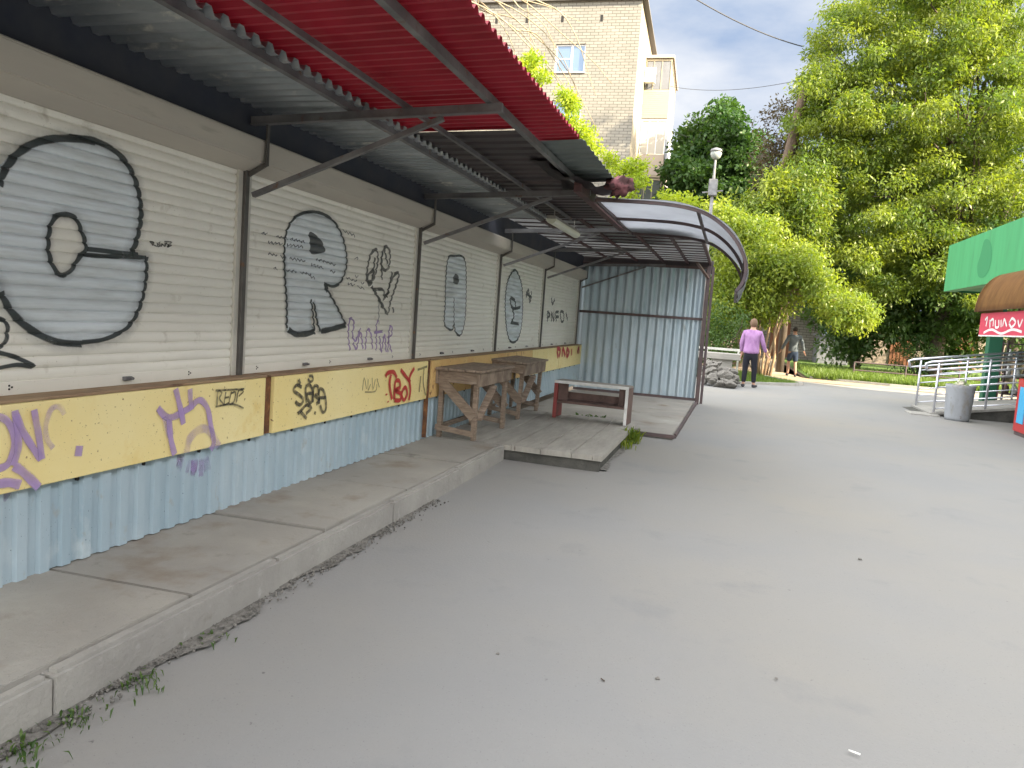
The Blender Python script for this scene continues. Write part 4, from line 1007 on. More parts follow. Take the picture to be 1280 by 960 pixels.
# ------------------------------------------------------------------ far low buildings
a_ = thing('brick_house', 'low pale brick building glimpsed between the person in grey and the lime-green tree', 'building', (3.5, 50, 0))
q0 = at_(965, 440, 48)[0]; q1 = at_(1035, 430, 48)[0]
bm = BM(); bx(bm, q0 - 1.2, q0 + 2.7, 48, 54, 0, 3.4); obj('wall', bm, 'brick_white', a_)
bm = BM(); bx(bm, q0 - 1.5, q0 + 3.0, 47.7, 54.3, 3.4, 3.6); obj('roof', bm, 'roof_edge', a_)
bm = BM(); bx(bm, q0 - .2, q0 + .9, 47.96, 48.02, .1, 2.2); obj('door', bm, 'door_brown', a_)
a_ = thing('garage_row', 'long pinkish brick garage building with a brown door, half hidden behind the trees', 'building', (10, 52, 0))
q0 = at_(1060, 440, 50)[0]; q1 = at_(1145, 440, 50)[0]
bm = BM(); bx(bm, q0, q1 + 12, 50, 56, 0, 3.1); obj('wall', bm, 'brick_far', a_)
bm = BM(); bx(bm, q0 - .2, q1 + 12.2, 49.8, 56.2, 3.1, 3.3); obj('roof', bm, 'roof_edge', a_)
for pa, pb in ((1112, 1140), (1190, 1220)):
    xa, xb = at_(pa, 440, 50)[0], at_(pb, 440, 50)[0]
    bm = BM(); bx(bm, xa, xb, 49.94, 50.02, .05, 2.5)
    for k in range(1, 6): bx(bm, xa + (xb - xa) * k / 6 - .02, xa + (xb - xa) * k / 6 + .02, 49.92, 49.939, .05, 2.5)
    obj('garage_door', bm, 'door_brown', a_)
bm = BM(); xa = at_(1022, 430, 44)[0]; xb = at_(1062, 430, 44)[0]; bx(bm, xa, xb, 44, 46, 0, 1.5, bev=.03); bx(bm, xa - .1, xb + .1, 43.9, 46.1, 1.5, 1.62)
props(settle(obj('utility_box', bm, 'grey_box'), ((xa + xb) / 2, 45, 0)), 'squat grey metal box behind the person in the grey shirt', 'utility box')

# ------------------------------------------------------------------ apartment block
ax0, ay0 = -5.9, 40.0
ap = thing('apartment_block', 'tall pale brick apartment block with balconies, its corner rising above the kiosk roof', 'building', (ax0, ay0, 0), R(2.2))
def al(b, m, n, parent=ap): return obj(n, b, m, parent, world=False) if parent is ap else obj(n, b, m, parent, world=False)
HT = 17.75
# gable wall with holes for windows: boxes around openings (x from -16 to 0, y 0..12)
wins = []
for fz in (14.22 - 2.85 * k for k in range(5)):
    wins.append((-4.28, -2.70, fz, fz + 1.42)); wins.append((-8.35, -6.75, fz, fz + 1.42)); wins.append((-13, -11.4, fz, fz + 1.42))
xs = sorted({-18.0, 0.0} | {w_[0] for w_ in wins} | {w_[1] for w_ in wins}); zs = sorted({0.0, HT} | {w_[2] for w_ in wins} | {w_[3] for w_ in wins})
bm = BM()
for i in range(len(xs) - 1):
    for j in range(len(zs) - 1):
        cx, cz = (xs[i] + xs[i + 1]) / 2, (zs[j] + zs[j + 1]) / 2
        if any(w_[0] < cx < w_[1] and w_[2] < cz < w_[3] for w_ in wins): continue
        vs_ = [bm.verts.new(p) for p in ((xs[i], 0, zs[j]), (xs[i + 1], 0, zs[j]), (xs[i + 1], 0, zs[j + 1]), (xs[i], 0, zs[j + 1]))]; bm.faces.new(vs_)
for w_ in wins:
    x0, x1, z0, z1 = w_
    for q in (((x0, 0, z0), (x0, .22, z0), (x0, .22, z1), (x0, 0, z1)), ((x1, 0, z0), (x1, 0, z1), (x1, .22, z1), (x1, .22, z0)), ((x0, 0, z1), (x0, .22, z1), (x1, .22, z1), (x1, 0, z1)), ((x0, 0, z0), (x1, 0, z0), (x1, .22, z0), (x0, .22, z0))):
        bm.faces.new([bm.verts.new(p) for p in q])
al(bm, 'brick_white', 'wall')
bm = BM(); bx(bm, -17.98, -.002, .3, 26, 0, HT - .01); al(bm, 'cream_wall', 'side_wall')
bm = BM(); bx(bm, -.42, .004, .003, .30, .0, HT - .005); al(bm, 'cream_wall', 'corner_wall')
bm = BM(); bx(bm, -18.2, .28, -.22, 26.2, HT, HT + .12); bx(bm, -18.1, .18, -.12, 26.1, HT + .12, HT + .35); al(bm, 'roof_edge', 'roof')
for i, w_ in enumerate(wins):
    x0, x1, z0, z1 = w_; bm = BM(); t_ = .075
    for q in ((x0, x0 + t_, z0, z1), (x1 - t_, x1, z0, z1), ((x0 * .46 + x1 * .54) - .05, (x0 * .46 + x1 * .54) + .05, z0, z1)): bx(bm, q[0], q[1], .12, .19, q[2] + .002, q[3] - .002)
    for q in ((x0 + t_, x1 - t_, z0, z0 + t_), (x0 + t_, x1 - t_, z1 - t_, z1)): bx(bm, q[0], q[1], .125, .185, q[2] + .003, q[3] - .003)
    bx(bm, x0 + t_, x0 + (x1 - x0) * .5, .127, .183, z0 + .68, z0 + .73)
    fr = al(bm, 'win_frame', 'window')
    bm = BM(); bx(bm, x0 + .01, x1 - .01, .15, .16, z0 + .01, z1 - .01); o = obj('pane', bm, 'glass', fr, world=False)
    bm = BM(); bx(bm, x0 - .06, x1 + .06, -.07, .12, z0 - .06, z0 - .004); obj('window_sill', bm, 'rail', fr, world=False)
bm = BM()
for x in (-17, -15.2, -13.2, -11.2, -9.3, -7.6, -5.95, -4.05, -2.9 + .9): bx(bm, x - .07, x + .07, -.004, .06, 16.72, 17.06)
bx(bm, -3.3, -3.1, -.004, .06, 10.6, 10.85)
al(bm, 'dark_hole', 'vent_opening')
# balcony stack on the sunny side
storey = 3.3
bx0, bx1, by0, by1 = .0, 1.45, 4.6, 10.6
for k in range(4):
    z0 = 13.25 - k * storey; ph = 1.42 if k == 0 else 1.15
    bal = BM(); bx(bal, bx0 + .003, bx1, by0, by1, z0 - .14, z0)
    b_ = al(bal, 'cream_wall', 'balcony')
    m_ = ['cream_siding', 'pink_wall', 'cream_wall', 'pink_wall'][k]
    bm = BM(); bx(bm, bx0 + .004, bx1 - .003, by0, by0 + .05, z0 + .002, z0 + ph); bx(bm, bx1 - .05, bx1, by0 + .052, by1, z0 + .002, z0 + ph)
    if k == 0:
        for q in range(12): bx(bm, bx0 + .01, bx1 + .006, by0 - .012, by0 - .001, z0 + .05 + q * .11, z0 + .13 + q * .11)
    obj('parapet', bm, m_, b_, world=False)
    bm = BM()
    for x in (bx0 + .03, bx0 + .45, bx0 + .9, bx1 - .05): bx(bm, x, x + .05, by0 + .001, by0 + .05, z0 + ph + .002, z0 + 3.0)
    for y in np.linspace(by0 + .9, by1 - .05, 6): bx(bm, bx1 - .05, bx1, y, y + .06, z0 + ph + .002, z0 + 3.0)
    bx(bm, bx0 + .01, bx1 + .01, by0 - .01, by0 + .06, z0 + 3.0, z0 + 3.1); bx(bm, bx1 - .05, bx1 + .01, by0 + .06, by1, z0 + 3.0, z0 + 3.1)
    obj('window_frame', bm, 'win_frame' if k % 2 else 'cream_wall', b_, world=False)
    bm = BM(); bx(bm, bx0 + .1, bx1 - .06, by0 + .02, by0 + .03, z0 + ph + .02, z0 + 2.98); bx(bm, bx1 - .03, bx1 - .02, by0 + .1, by1 - .1, z0 + ph + .02, z0 + 2.98); obj('pane', bm, ['grey_box', 'curtain', 'dark_wall', 'curtain'][k], b_, world=False)
bm = BM(); bx(bm, bx0 + .004, bx1 + .12, by0 - .12, by1 + .1, 13.25 + 3.15, 13.25 + 3.3); al(bm, 'pink_wall', 'balcony_roof')
bm = BM(); bx(bm, .02, .62, 4.1, 4.45, 14.95, 15.75, bev=.02)
for q in range(6): bx(bm, .08, .42, 4.085, 4.099, 15.05 + q * .1, 15.10 + q * .1)
bx(bm, .05, .1, 4.45, 4.59, 14.9, 14.95); bx(bm, .5, .55, 4.45, 4.59, 14.9, 14.95)
al(bm, 'white_paint', 'air_conditioner')
for yy in (12.5, 15.5, 20):
    for k in range(5):
        bm = BM(); z0 = 13.2 - k * storey; bx(bm, -.01, .03, yy, yy + 1.4, z0, z0 + 1.4); f_ = al(bm, 'win_frame', 'window')
        bm = BM(); bx(bm, .031, .035, yy + .08, yy + 1.32, z0 + .08, z0 + 1.32); obj('pane', bm, 'glass', f_, world=False)

# unseen block on the right, added to shade the yard (beyond the frame)
ob = thing('apartment_block', 'long plain brick block added out of view right of the shop to shade the yard', 'building', (22, 0, 0))
bm = BM(); bx(bm, 17.5, 23.5, -30, 17.3, 0, 15.5); obj('wall', bm, 'brick_white', ob)
bm = BM(); bx(bm, 17.2, 23.8, -30.3, 17.5, 15.5, 15.9); obj('roof', bm, 'roof_edge', ob)
for yy in range(-28, 15, 4):
    for k in range(5):
        bm = BM(); z0 = 1.3 + k * 2.85; bx(bm, 17.46, 17.51, yy, yy + 1.5, z0, z0 + 1.4); f_ = obj('window', bm, 'win_frame', ob)
        bm = BM(); bx(bm, 17.45, 17.458, yy + .08, yy + 1.42, z0 + .08, z0 + 1.32); obj('pane', bm, 'glass', f_)

# ------------------------------------------------------------------ street lamp
sl_ = thing('street_lamp', 'tall grey pole with a round glass lantern behind the curved canopy', 'street lamp', (-.95, 24, 0))
bm = BM(); tube(bm, [(-.95, 24, -.05), (-.95, 24, 3), (-.95, 24, 6.05)], [.08, .065, .045], 12); obj('pole', bm, 'steel', sl_, smooth=True)
bm = BM(); bx(bm, -1.08, -.82, 23.9, 24.1, 5.45, 5.95, bev=.03); obj('control_box', bm, 'steel', sl_)
bm = BM(); tube(bm, [(-.95, 24, 6.0), (-.95, 24, 6.52)], .035, 8); bar(bm, (-1.25, 24, 5.55), (-.65, 24, 5.62), .04); obj('bracket', bm, 'steel', sl_)
bm = BM(); lathe(bm, [(.001, -.17), (.08, -.155), (.14, -.10), (.17, 0), (.14, .10), (.08, .155), (.001, .17)], (-.95, 24, 6.70), 20); obj('globe', bm, 'globe_glass', sl_, smooth=True)
bm = BM(); lathe(bm, [(.001, .19), (.16, .13), (.19, .06), (.175, .055)], (-.95, 24, 6.70), 20); obj('cap', bm, 'steel', sl_, smooth=True)

# ------------------------------------------------------------------ shop on the right
shp = thing('shop', 'low shop with a wide bright green fascia on the right edge of the yard', 'shop', (6, 18, 0))
FX = 5.13
bm = BM(); bx(bm, FX, FX + .25, 10.5, 22.0, 2.86, 4.03, bev=.006); obj('fascia', bm, 'green_fascia', shp)
bm = BM(); lathe(bm, [(.0, 0)], n=3) if False else None
bm = BM(); q = [at(p[0], p[1], 0, FX) for p in ((1226, 318), (1231, 300), (1238, 302), (1240, 318), (1236, 338), (1229, 347), (1223, 345), (1222, 332))]
f_ = bm.faces.new([bm.verts.new((FX - .004, a[1], a[2])) for a in [np.array((0, *t_)) for t_ in smoothline([(a[1], a[2]) for a in q], 4, True)[:-1]]]); obj('dark_patch', bm, 'green_dark', shp)  # darker green patch on the fascia
bm = BM(); bx(bm, FX + .26, 12.5, 10.5, 21.95, 3.9, 3.98); bx(bm, FX + .26, 12.5, 10.5, 21.95, 2.9, 2.95); bx(bm, FX+.25, 12.5, 21.96, 22.0, 2.86, 4.03); obj('roof', bm, 'green_dark', shp)
bm = BM(); bx(bm, 8.4, 12.4, 10.5, 21.9, 0, 2.9); obj('wall', bm, 'dark_wall', shp)
bm = BM(); bx(bm, 8.33, 8.395, 17.0, 19.5, .6, 2.6); o_ = obj('window', bm, 'win_frame', shp)
bm = BM(); bx(bm, 8.32, 8.328, 17.1, 19.4, .7, 2.5); obj('pane', bm, 'glass', o_)
bm = BM(); bx(bm, 5.72, 6.0, 19.95, 20.2, 0, 2.88, bev=.01); obj('column', bm, 'green_col', shp)
bm = BM(); bx(bm, 5.72, 6.0, 12.2, 12.45, 0, 2.88, bev=.01); obj('column', bm, 'green_col', shp)
# porch deck
bm = BM(); bx(bm, 7.4, 12.4, 14.5, 21.6, -.02, .62, bev=.01); obj('porch', bm, 'dark_concrete', shp)
# quarter-barrel awning along the fascia with the banner below it
aw = thing('barrel_awning', 'glossy brown quarter-round awning fixed to the green fascia above the pink banner', 'awning', (4.85, 16, 2.2))
bm = BM(); ang = np.linspace(0, math.pi / 2, 11)
arc = [(FX - .01 - .50 * math.cos(t) , 2.20 + .78 * math.sin(t)) for t in ang]
g = [[bm.verts.new((x, y, z)) for x, z in arc] for y in np.linspace(13.3, 17.25, 12)]
for i in range(11):
    for j in range(10): bm.faces.new([g[i][j], g[i][j + 1], g[i + 1][j + 1], g[i + 1][j]])
bmesh.ops.solidify(bm, geom=bm.faces[:], thickness=.006)
obj('awning_cover', bm, 'awning', aw, smooth=True)
bm = BM(); prism(bm, arc + [(FX - .01, 2.20)], 17.256, 17.27); prism(bm, arc + [(FX - .01, 2.20)], 13.27, 13.29); bmesh.ops.recalc_face_normals(bm, faces=bm.faces[:]); obj('end_panel', bm, 'awning', aw)
bnx = 4.72
bn = thing('shop_banner', 'pink-red banner with white curly lettering hanging under the brown awning', 'banner', (bnx, 15.5, 2.0))
bm = BM(); bx(bm, bnx - .006, bnx + .006, 13.4, 17.15, 1.72, 2.17); obj('banner_cloth', bm, 'banner', bn)
bm = BM(); bx(bm, bnx - .009, bnx - .0065, 13.4, 17.15, 1.72, 1.745)
def wstroke(bmm, pts, w_):
    q = smoothline(pts, 6); X_ = bnx - .0085
    rows = []
    for i, p in enumerate(q):
        t = q[min(i + 1, len(q) - 1)] - q[max(i - 1, 0)]; t = t / (np.linalg.norm(t) + 1e-9); s = np.array([-t[1], t[0]]) * w_ / 2
        rows.append((bmm.verts.new((X_, p[0] + s[0], p[1] + s[1])), bmm.verts.new((X_, p[0] - s[0], p[1] - s[1]))))
    for i in range(len(rows) - 1): bmm.faces.new([rows[i][0], rows[i][1], rows[i + 1][1], rows[i + 1][0]])
for ln_ in ([(1232, 400), (1235, 397), (1233, 408)], [(1238, 400), (1238, 410)], [(1238, 402), (1242, 399), (1242, 408)], [(1245, 400), (1245, 409), (1249, 408), (1249, 400)], [(1252, 400), (1252, 409)], [(1254, 408), (1256, 399), (1259, 408)],
            [(1262, 404), (1266, 398), (1270, 403), (1265, 409), (1262, 404)], [(1273, 400), (1275, 408), (1279, 399)], [(1230, 416), (1240, 412), (1252, 417), (1266, 412), (1278, 415)]):
    wstroke(bm, [(at(p[0], p[1], 0, bnx)[1], at(p[0], p[1], 0, bnx)[2]) for p in ln_], .045)
obj('banner_lettering', bm, 'white_paint', bn)

# ramp: runs along +x from the yard, rising to the porch
rm = thing('access_ramp', 'concrete access ramp with steel handrails rising to the shop porch', 'ramp', (4.2, 18, 0))
def rz2(x): return max(0.02, (x - 4.1) * .168)
bm = BM()
pro = [(3.95, .0), (4.25, .035), (7.4, .56), (7.4, -.02), (3.95, -.02)]
a__ = [bm.verts.new((x, 17.75, z)) for x, z in pro]; b__ = [bm.verts.new((x, 19.4, z)) for x, z in pro]
bm.faces.new(a__); bm.faces.new(b__[::-1])
for i in range(5): bm.faces.new([a__[(i + 1) % 5], a__[i], b__[i], b__[(i + 1) % 5]])
bmesh.ops.recalc_face_normals(bm, faces=bm.faces[:]); obj('slope', bm, 'dark_concrete', rm)
bm = BM(); bar(bm, (4.15, 18.57, .035), (7.4, 18.57, .582), 1.72, .05); obj('deck', bm, 'kerb', rm)
bm = BM(); bx(bm, 3.75, 4.3, 17.5, 18.1, -.01, .035, bev=.008); obj('foot_plate', bm, 'kerb', rm)
for y, x0 in ((17.82, 4.24), (19.32, 4.22)):
    for x in [x0 + .95 * k for k in range(4)]:
        bm = BM(); tube(bm, [(x, y, rz2(x) - .02), (x, y, rz2(x) + 1.09)], .024, 8); obj('rail_post', bm, 'chrome', rm, smooth=True)
    for k, hh in enumerate((.12, .27, .42, .57, .72, .86)):
        bm = BM(); tube(bm, [(x0 - .02, y, rz2(x0) + hh), (7.4, y, rz2(7.4) + hh)], .013, 6); obj('rail_bar', bm, 'chrome', rm, smooth=True)
    bm = BM(); tube(bm, [(x0 - .22, y, rz2(x0) + .92), (x0 - .25, y, rz2(x0) + 1.06), (x0 - .15, y, rz2(x0) + 1.10), (7.4, y, rz2(7.4) + 1.10)], .026, 8); obj('handrail', bm, 'chrome', rm, smooth=True)
    bm = BM(); tube(bm, [(x0 - .22, y, rz2(x0) + .92), (7.4, y, rz2(7.4) + .94)], .02, 8); obj('handrail', bm, 'chrome', rm, smooth=True)
# porch balustrade of pale turned shapes glimpsed at the right edge
pb = thing('goods_rack', 'dark rack of pale round jars beyond the ramp railings at the right edge', 'rack', (6.6, 20.8, 0))
for z in (.45, .85, 1.25, 1.65):
    bm = BM(); bx(bm, 6.32, 7.3, 20.6, 21.0, z - .03, z); obj('shelf_board', bm, 'frame', pb)
for x, y in ((6.30, 20.6), (7.3, 20.6), (6.30, 20.96), (7.3, 20.96)):
    bm = BM(); bx(bm, x, x + .04, y, y + .04, 0, 1.7); obj('post', bm, 'frame', pb)
r_ = random.Random(8)
for zi, z in enumerate((.45, .85, 1.25)):
    for k in range(5):
        bm = BM(); h_ = r_.uniform(.22, .3); rr_ = r_.uniform(.06, .08); xx = 6.42 + k * .185
        lathe(bm, [(.001, 0), (rr_, .0), (rr_ * 1.05, h_ * .4), (rr_ * .8, h_ * .75), (rr_ * .35, h_ * .85), (rr_ * .35, h_), (.001, h_)], (xx, 20.75, z + .001), 10)
        props(settle(obj('jar', bm, 'white_paint' if (k + zi) % 3 else 'bench_brown', smooth=True), (xx, 20.75, z + .001)), 'small jar among the goods on the dark rack behind the ramp railings', 'jar', 'jars on the porch rack')

# bin
bn_ = thing('litter_bin', 'round grey concrete litter bin heaped with rubbish, standing at the foot of the ramp', 'bin', (4.53, 17.2, 0))
bm = BM(); lathe(bm, [(.001, .0), (.215, .0), (.23, .06), (.262, .66), (.272, .72), (.25, .725), (.232, .66), (.21, .42), (.001, .41)], (4.53, 17.2, 0), 28); obj('bin_body', bm, 'bin', bn_, smooth=True)
bm = BM(); r_ = random.Random(5)
for k in range(26):
    th = r_.uniform(0, 6.28); rr_ = r_.uniform(0, .16); c_ = Vector((4.53 + rr_ * math.cos(th), 17.2 + rr_ * math.sin(th), .62 + r_.uniform(0, .16) * (1 - rr_ * 3)))
    b2 = bmesh.new(); bmesh.ops.create_icosphere(b2, subdivisions=2, radius=r_.uniform(.04, .08))
    for v in b2.verts: v.co *= 1 + .4 * math.sin(v.co.x * 90 + k) * math.sin(v.co.z * 80)
    b2.transform(Matrix.Translation(c_)); me_ = bpy.data.meshes.new('t'); b2.to_mesh(me_); b2.free(); bm.from_mesh(me_); bpy.data.meshes.remove(me_)
o_ = obj('rubbish', bm, 'rubbish', smooth=False); props(settle(o_, (4.53, 17.2, .45)), 'crumpled paper and leafy rubbish heaped in the grey litter bin', 'rubbish', kind='stuff')

# drinks cooler at the right edge
fr_ = thing('drinks_cooler', 'red framed drinks cooler with a blue front panel, cut by the right picture edge', 'cooler', (5.35, 15.2, 0))
bm = BM(); bx(bm, 5.0, 5.75, 14.9, 15.55, .06, 1.0, bev=.015); obj('cabinet', bm, 'fridge_red', fr_)
bm = BM(); bx(bm, 4.985, 4.999, 15.08, 15.38, .22, .86); bx(bm, 5.09, 5.66, 14.88, 14.899, .16, .9); obj('front_panel', bm, 'fridge_blue', fr_)
bm = BM(); bx(bm, 5.02, 5.73, 14.92, 15.52, 0, .06); obj('plinth', bm, 'frame', fr_)

# ------------------------------------------------------------------ cables
def cable(label, a, b, sag, r=.012):
    a, b = Vector(a), Vector(b); pts = []
    for i in range(25):
        t = i / 24; p = a.lerp(b, t); p.z -= sag * 4 * t * (1 - t); pts.append(p - a)
    bm = BM(); tube(bm, pts, r, 5); o = obj('overhead_cable', bm, 'cable'); o.location = a; props(o, label, 'cable')
cable('thick black overhead cable sloping down from the top edge to the tallest tree', at_(780, -62, 24), at_(1003, 58, 34), .35, .022)
cable('upper of the two thin overhead wires between the balconies and the trees', at_(838, 108, 44), at_(1000, 100, 34), .3, .012)
cable('lower thin overhead wire above the round dark maple', at_(836, 164, 44), at_(1010, 182, 40), .35, .012)

# ------------------------------------------------------------------ vine: hanging bare shoots and leafy bunches above the roof
vn = thing('climbing_vine', 'straw-coloured hanging vine shoots with bright yellow-green leaf bunches above the red roof edge', 'vine', (-7.5, 16, 0))
YV = 16.0
bm = BM()
arcs = [[(560, -30), (600, 8), (650, 40), (690, 90), (718, 140), (740, 185)], [(580, -40), (640, 20), (700, 75), (730, 130), (750, 170)], [(600, -30), (660, 5), (700, 40), (740, 75), (765, 105)], [(570, -20), (615, 15), (640, 55), (650, 100), (655, 125)],
        [(640, 38), (670, 42), (690, 70), (715, 110), (725, 140)], [(610, -30), (670, 0), (700, 15), (720, 45), (735, 90), (745, 120)], [(590, -10), (640, 10), (680, 40), (705, 75), (722, 118)], [(620, -10), (655, 0), (690, 10), (710, 20), (725, 27)],
        [(560, -10), (620, 18), (665, 62), (700, 100), (712, 125)], [(600, -10), (600, 12), (640, 22), (660, 40), (680, 80)], [(655, -30), (660, 15), (663, 50), (662, 80)], [(630, -20), (648, 8), (675, 25), (692, 55), (700, 90)]]
for i, a__ in enumerate(arcs):
    pts = [Vector(at_(p[0], p[1], YV + .25 * math.sin(i * 2.1) + .05 * k)) for k, p in enumerate(smoothline(a__, 4))]
    tube(bm, pts, .019 - .001 * (i % 4), 5, r2=.006)
root = Vector(at_(560, -30, YV))
tube(bm, [(root.x - 1.2, YV, 0), (root.x - 1.1, YV, 2.5), (root.x - .6, YV, 5.0), tuple(root), tuple(root + Vector((.2, 0, .4)))], [.09, .07, .05, .03, .02], 8)
obj('stems', bm, 'twig', vn, smooth=True)
vc = px_clumps([(668, 72, 9, 6), (660, 85, 12, 9), (674, 95, 9, 7), (708, 118, 8, 6), (712, 135, 12, 11), (718, 158, 10, 9), (732, 170, 12, 10), (742, 188, 9, 6), (765, 200, 10, 6), (700, 160, 14, 8), (650, 118, 14, 6)], YV, .35, 17)
leaves_mesh('foliage', vc, np.full(len(vc), .20), 60, .085, L_VINE, vn, 18, lw=.45)
vn2 = thing('climbing_vine', 'small bright green vine top showing between the roof edge and the balconies', 'vine', (-2.9, 14, 0))
vc = px_clumps([(775, 212, 14, 10), (795, 222, 14, 12), (800, 205, 8, 5), (835, 250, 10, 5), (850, 250, 6, 3), (868, 254, 7, 3), (780, 235, 20, 12)], 17, .4, 19)
bm = BM(); tube(bm, [(-2.7, 17, 0), (-2.6, 17, 2.8), tuple(vc[3])], [.05, .04, .015], 6)
for j in range(8): tube(bm, limb_pts((-2.6, 17, 2.8 + .1 * j), vc[(j * 5) % len(vc)], j), .012, 5, r2=.005)
obj('stems', bm, 'twig', vn2); leaves_mesh('foliage', vc, np.full(len(vc), .22), 60, .085, L_VINE, vn2, 20, lw=.45)

# ------------------------------------------------------------------ weeds, gravel, litter
def weed(label, x, y, z, n, h, seed, name='weed', broad=.35, spread=.12, m=L_LIME, group=None):
    r = np.random.default_rng(seed); bm = BM(); lay = bm.faces.layers.float.new('tint')
    for i in range(n):
        bx_, by_ = x + r.normal() * spread, y + r.normal() * spread; a = r.uniform(0, 6.28); hh = h * r.uniform(.4, 1.1); lean = r.uniform(.2, .9)
        p0 = Vector((bx_, by_, z)); d1 = Vector((math.cos(a), math.sin(a), 0)); s = Vector((-d1.y, d1.x, 0)); w_ = hh * broad * .5
        p1 = p0 + d1 * hh * lean * .4 + Vector((0, 0, hh * .6)); p2 = p0 + d1 * hh * lean + Vector((0, 0, hh * (.95 - lean * .4)))
        A, B, Cc, D, E_ = (bm.verts.new(p0 - s * w_ * .25), bm.verts.new(p0 + s * w_ * .25), bm.verts.new(p1 + s * w_), bm.verts.new(p1 - s * w_), bm.verts.new(p2))
        t_ = float(r.random()); f = bm.faces.new([A, B, Cc, D]); f[lay] = t_; f = bm.faces.new([D, Cc, E_]); f[lay] = t_
    return props(settle(obj(name, bm, m), (x, y, z)), label, 'weed', group)
weed('leafy weed growing in the near left corner along the kerb foot', -2.02, 1.80, -.005, 70, .05, 1, spread=.05, m=L_MID, broad=.22)
weed('low weed tuft at the kerb foot, second from the near left corner', -2.03, 2.02, -.005, 60, .045, 2, spread=.045, m=L_MID, broad=.22)
weed('brighter weed tuft at the kerb foot just before the first wide slab joint', -2.04, 2.30, -.005, 70, .05, 3, spread=.05, m=L_MID, broad=.22)
weed('small grassy weed at the kerb foot below the second kerb joint', -2.05, 2.75, -.005, 24, .04, 4, spread=.05, m=L_MID)
weed('tall bright weed growing from the edge of the planked step beside the low shelf', -1.07, 9.0, .0, 44, .14, 5, broad=.14, spread=.06, m=L_LIME)
weed('bright weed behind the white end of the low shelf', -1.05, 9.45, .0, 60, .25, 6, broad=.12, spread=.05, m=L_LIME)
weed('flat weed with pale stems under the low shelf', -1.75, 10.50, .055, 70, .15, 7, broad=.3, spread=.11, m=L_MID)
# broken strip of gravel between kerb and asphalt
bm = BM(); r = np.random.default_rng(12)
prev = None
for i in range(150):
    y = 1.2 + i * .03; wd = .05 + .035 * math.sin(y * 5.1) + .02 * math.sin(y * 17) + (.02 if y < 3.2 else 0)
    if y > 4.6: wd *= max(0, (5.7 - y) / 1.1)
    a_, b_ = bm.verts.new((-2.125, y, .010)), bm.verts.new((-2.125 + max(wd, .004) + r.normal() * .006, y, .006))
    if prev: bm.faces.new([prev[0], prev[1], b_, a_])
    prev = (a_, b_)
for i in range(900):
    y = 1.3 + 4.2 * r.random() ** 1.2; x = -2.115 + abs(r.normal()) * .045; s_ = .003 + .007 * r.random() ** 2
    b2 = bmesh.new(); bmesh.ops.create_icosphere(b2, subdivisions=1, radius=s_)
    for v in b2.verts: v.co *= 1 + .3 * math.sin(v.co.x * 900 + i)
    for v in b2.verts: v.co += Vector((x, y, .010))
    me_ = bpy.data.meshes.new('t'); b2.to_mesh(me_); b2.free(); bm.from_mesh(me_); bpy.data.meshes.remove(me_)
props(obj('gravel', bm, 'gravel'), 'crumbled grit and gravel along the foot of the kerb', 'gravel', kind='stuff')
# dirt line along the edge of the planked step
bm = BM(); prev = None
for i in range(60):
    y = 7.5 + i * .046; wd = .05 + .03 * math.sin(y * 6) + r.normal() * .008
    a_, b_ = bm.verts.new((-1.142, y, .012)), bm.verts.new((-1.142 + max(.01, wd), y, .008))
    if prev: bm.faces.new([prev[0], prev[1], b_, a_])
    prev = (a_, b_)
props(obj('gravel', bm, 'gravel'), 'dark grit along the right edge of the planked step', 'gravel', kind='stuff')
bm = BM(); bar(bm, (-.60, 10.3, .03), (-.53, 15.1, .03), .03, .06); props(settle(obj('edge_rail', bm, 'frame'), (-.57, 12.7, 0)), 'rusty steel edge rail along the concrete pad by the screen post', 'edge rail')
bm = BM(); bar(bm, (-1.12, 10.17, .04), (-.60, 10.17, .035), .05, .045); props(settle(obj('edge_rail', bm, 'frame'), (-.9, 10.17, 0)), 'short dark steel edge strip at the near end of the concrete pad', 'edge rail')
q = at(1067, 945, 2, 0); bm = BM(); tube(bm, [(q[0] - .018, q[1] + .008, .014), (q[0] + .02, q[1] - .006, .014)], .0035, 8); props(settle(obj('cigarette_butt', bm, 'litter', smooth=True), tuple(q)), 'white cigarette butt lying on the asphalt at the bottom edge right of centre', 'litter')
q = at(753, 853, 2, 0); bm = BM(); tube(bm, [(q[0] - .008, q[1] + .008, .012), (q[0] + .009, q[1] - .008, .012)], .003, 6); props(settle(obj('twig', bm, 'bark'), tuple(q)), 'tiny dark twig on the asphalt in the lower middle', 'twig')
for (px_, py_, lb, s_) in ((822, 850, 'dark flat pebble on the asphalt right of the tiny twig', .010), (622, 819, 'small pale pebble on the bare asphalt in the lower middle', .008), (1075, 700, 'tiny pale pebble on the asphalt at the right, halfway up the road', .012), (970, 850, 'small dark pebble on the asphalt in the lower right', .007)):
    q = at(px_, py_, 2, 0); bm = BM(); bmesh.ops.create_icosphere(bm, subdivisions=2, radius=s_)
    for v in bm.verts: v.co.z *= .5; v.co *= 1 + .25 * math.sin(v.co.x * 400 + v.co.y * 300)
    props(obj('pebble', bm, 'rock'), lb, 'pebble').location = (q[0], q[1], .008)

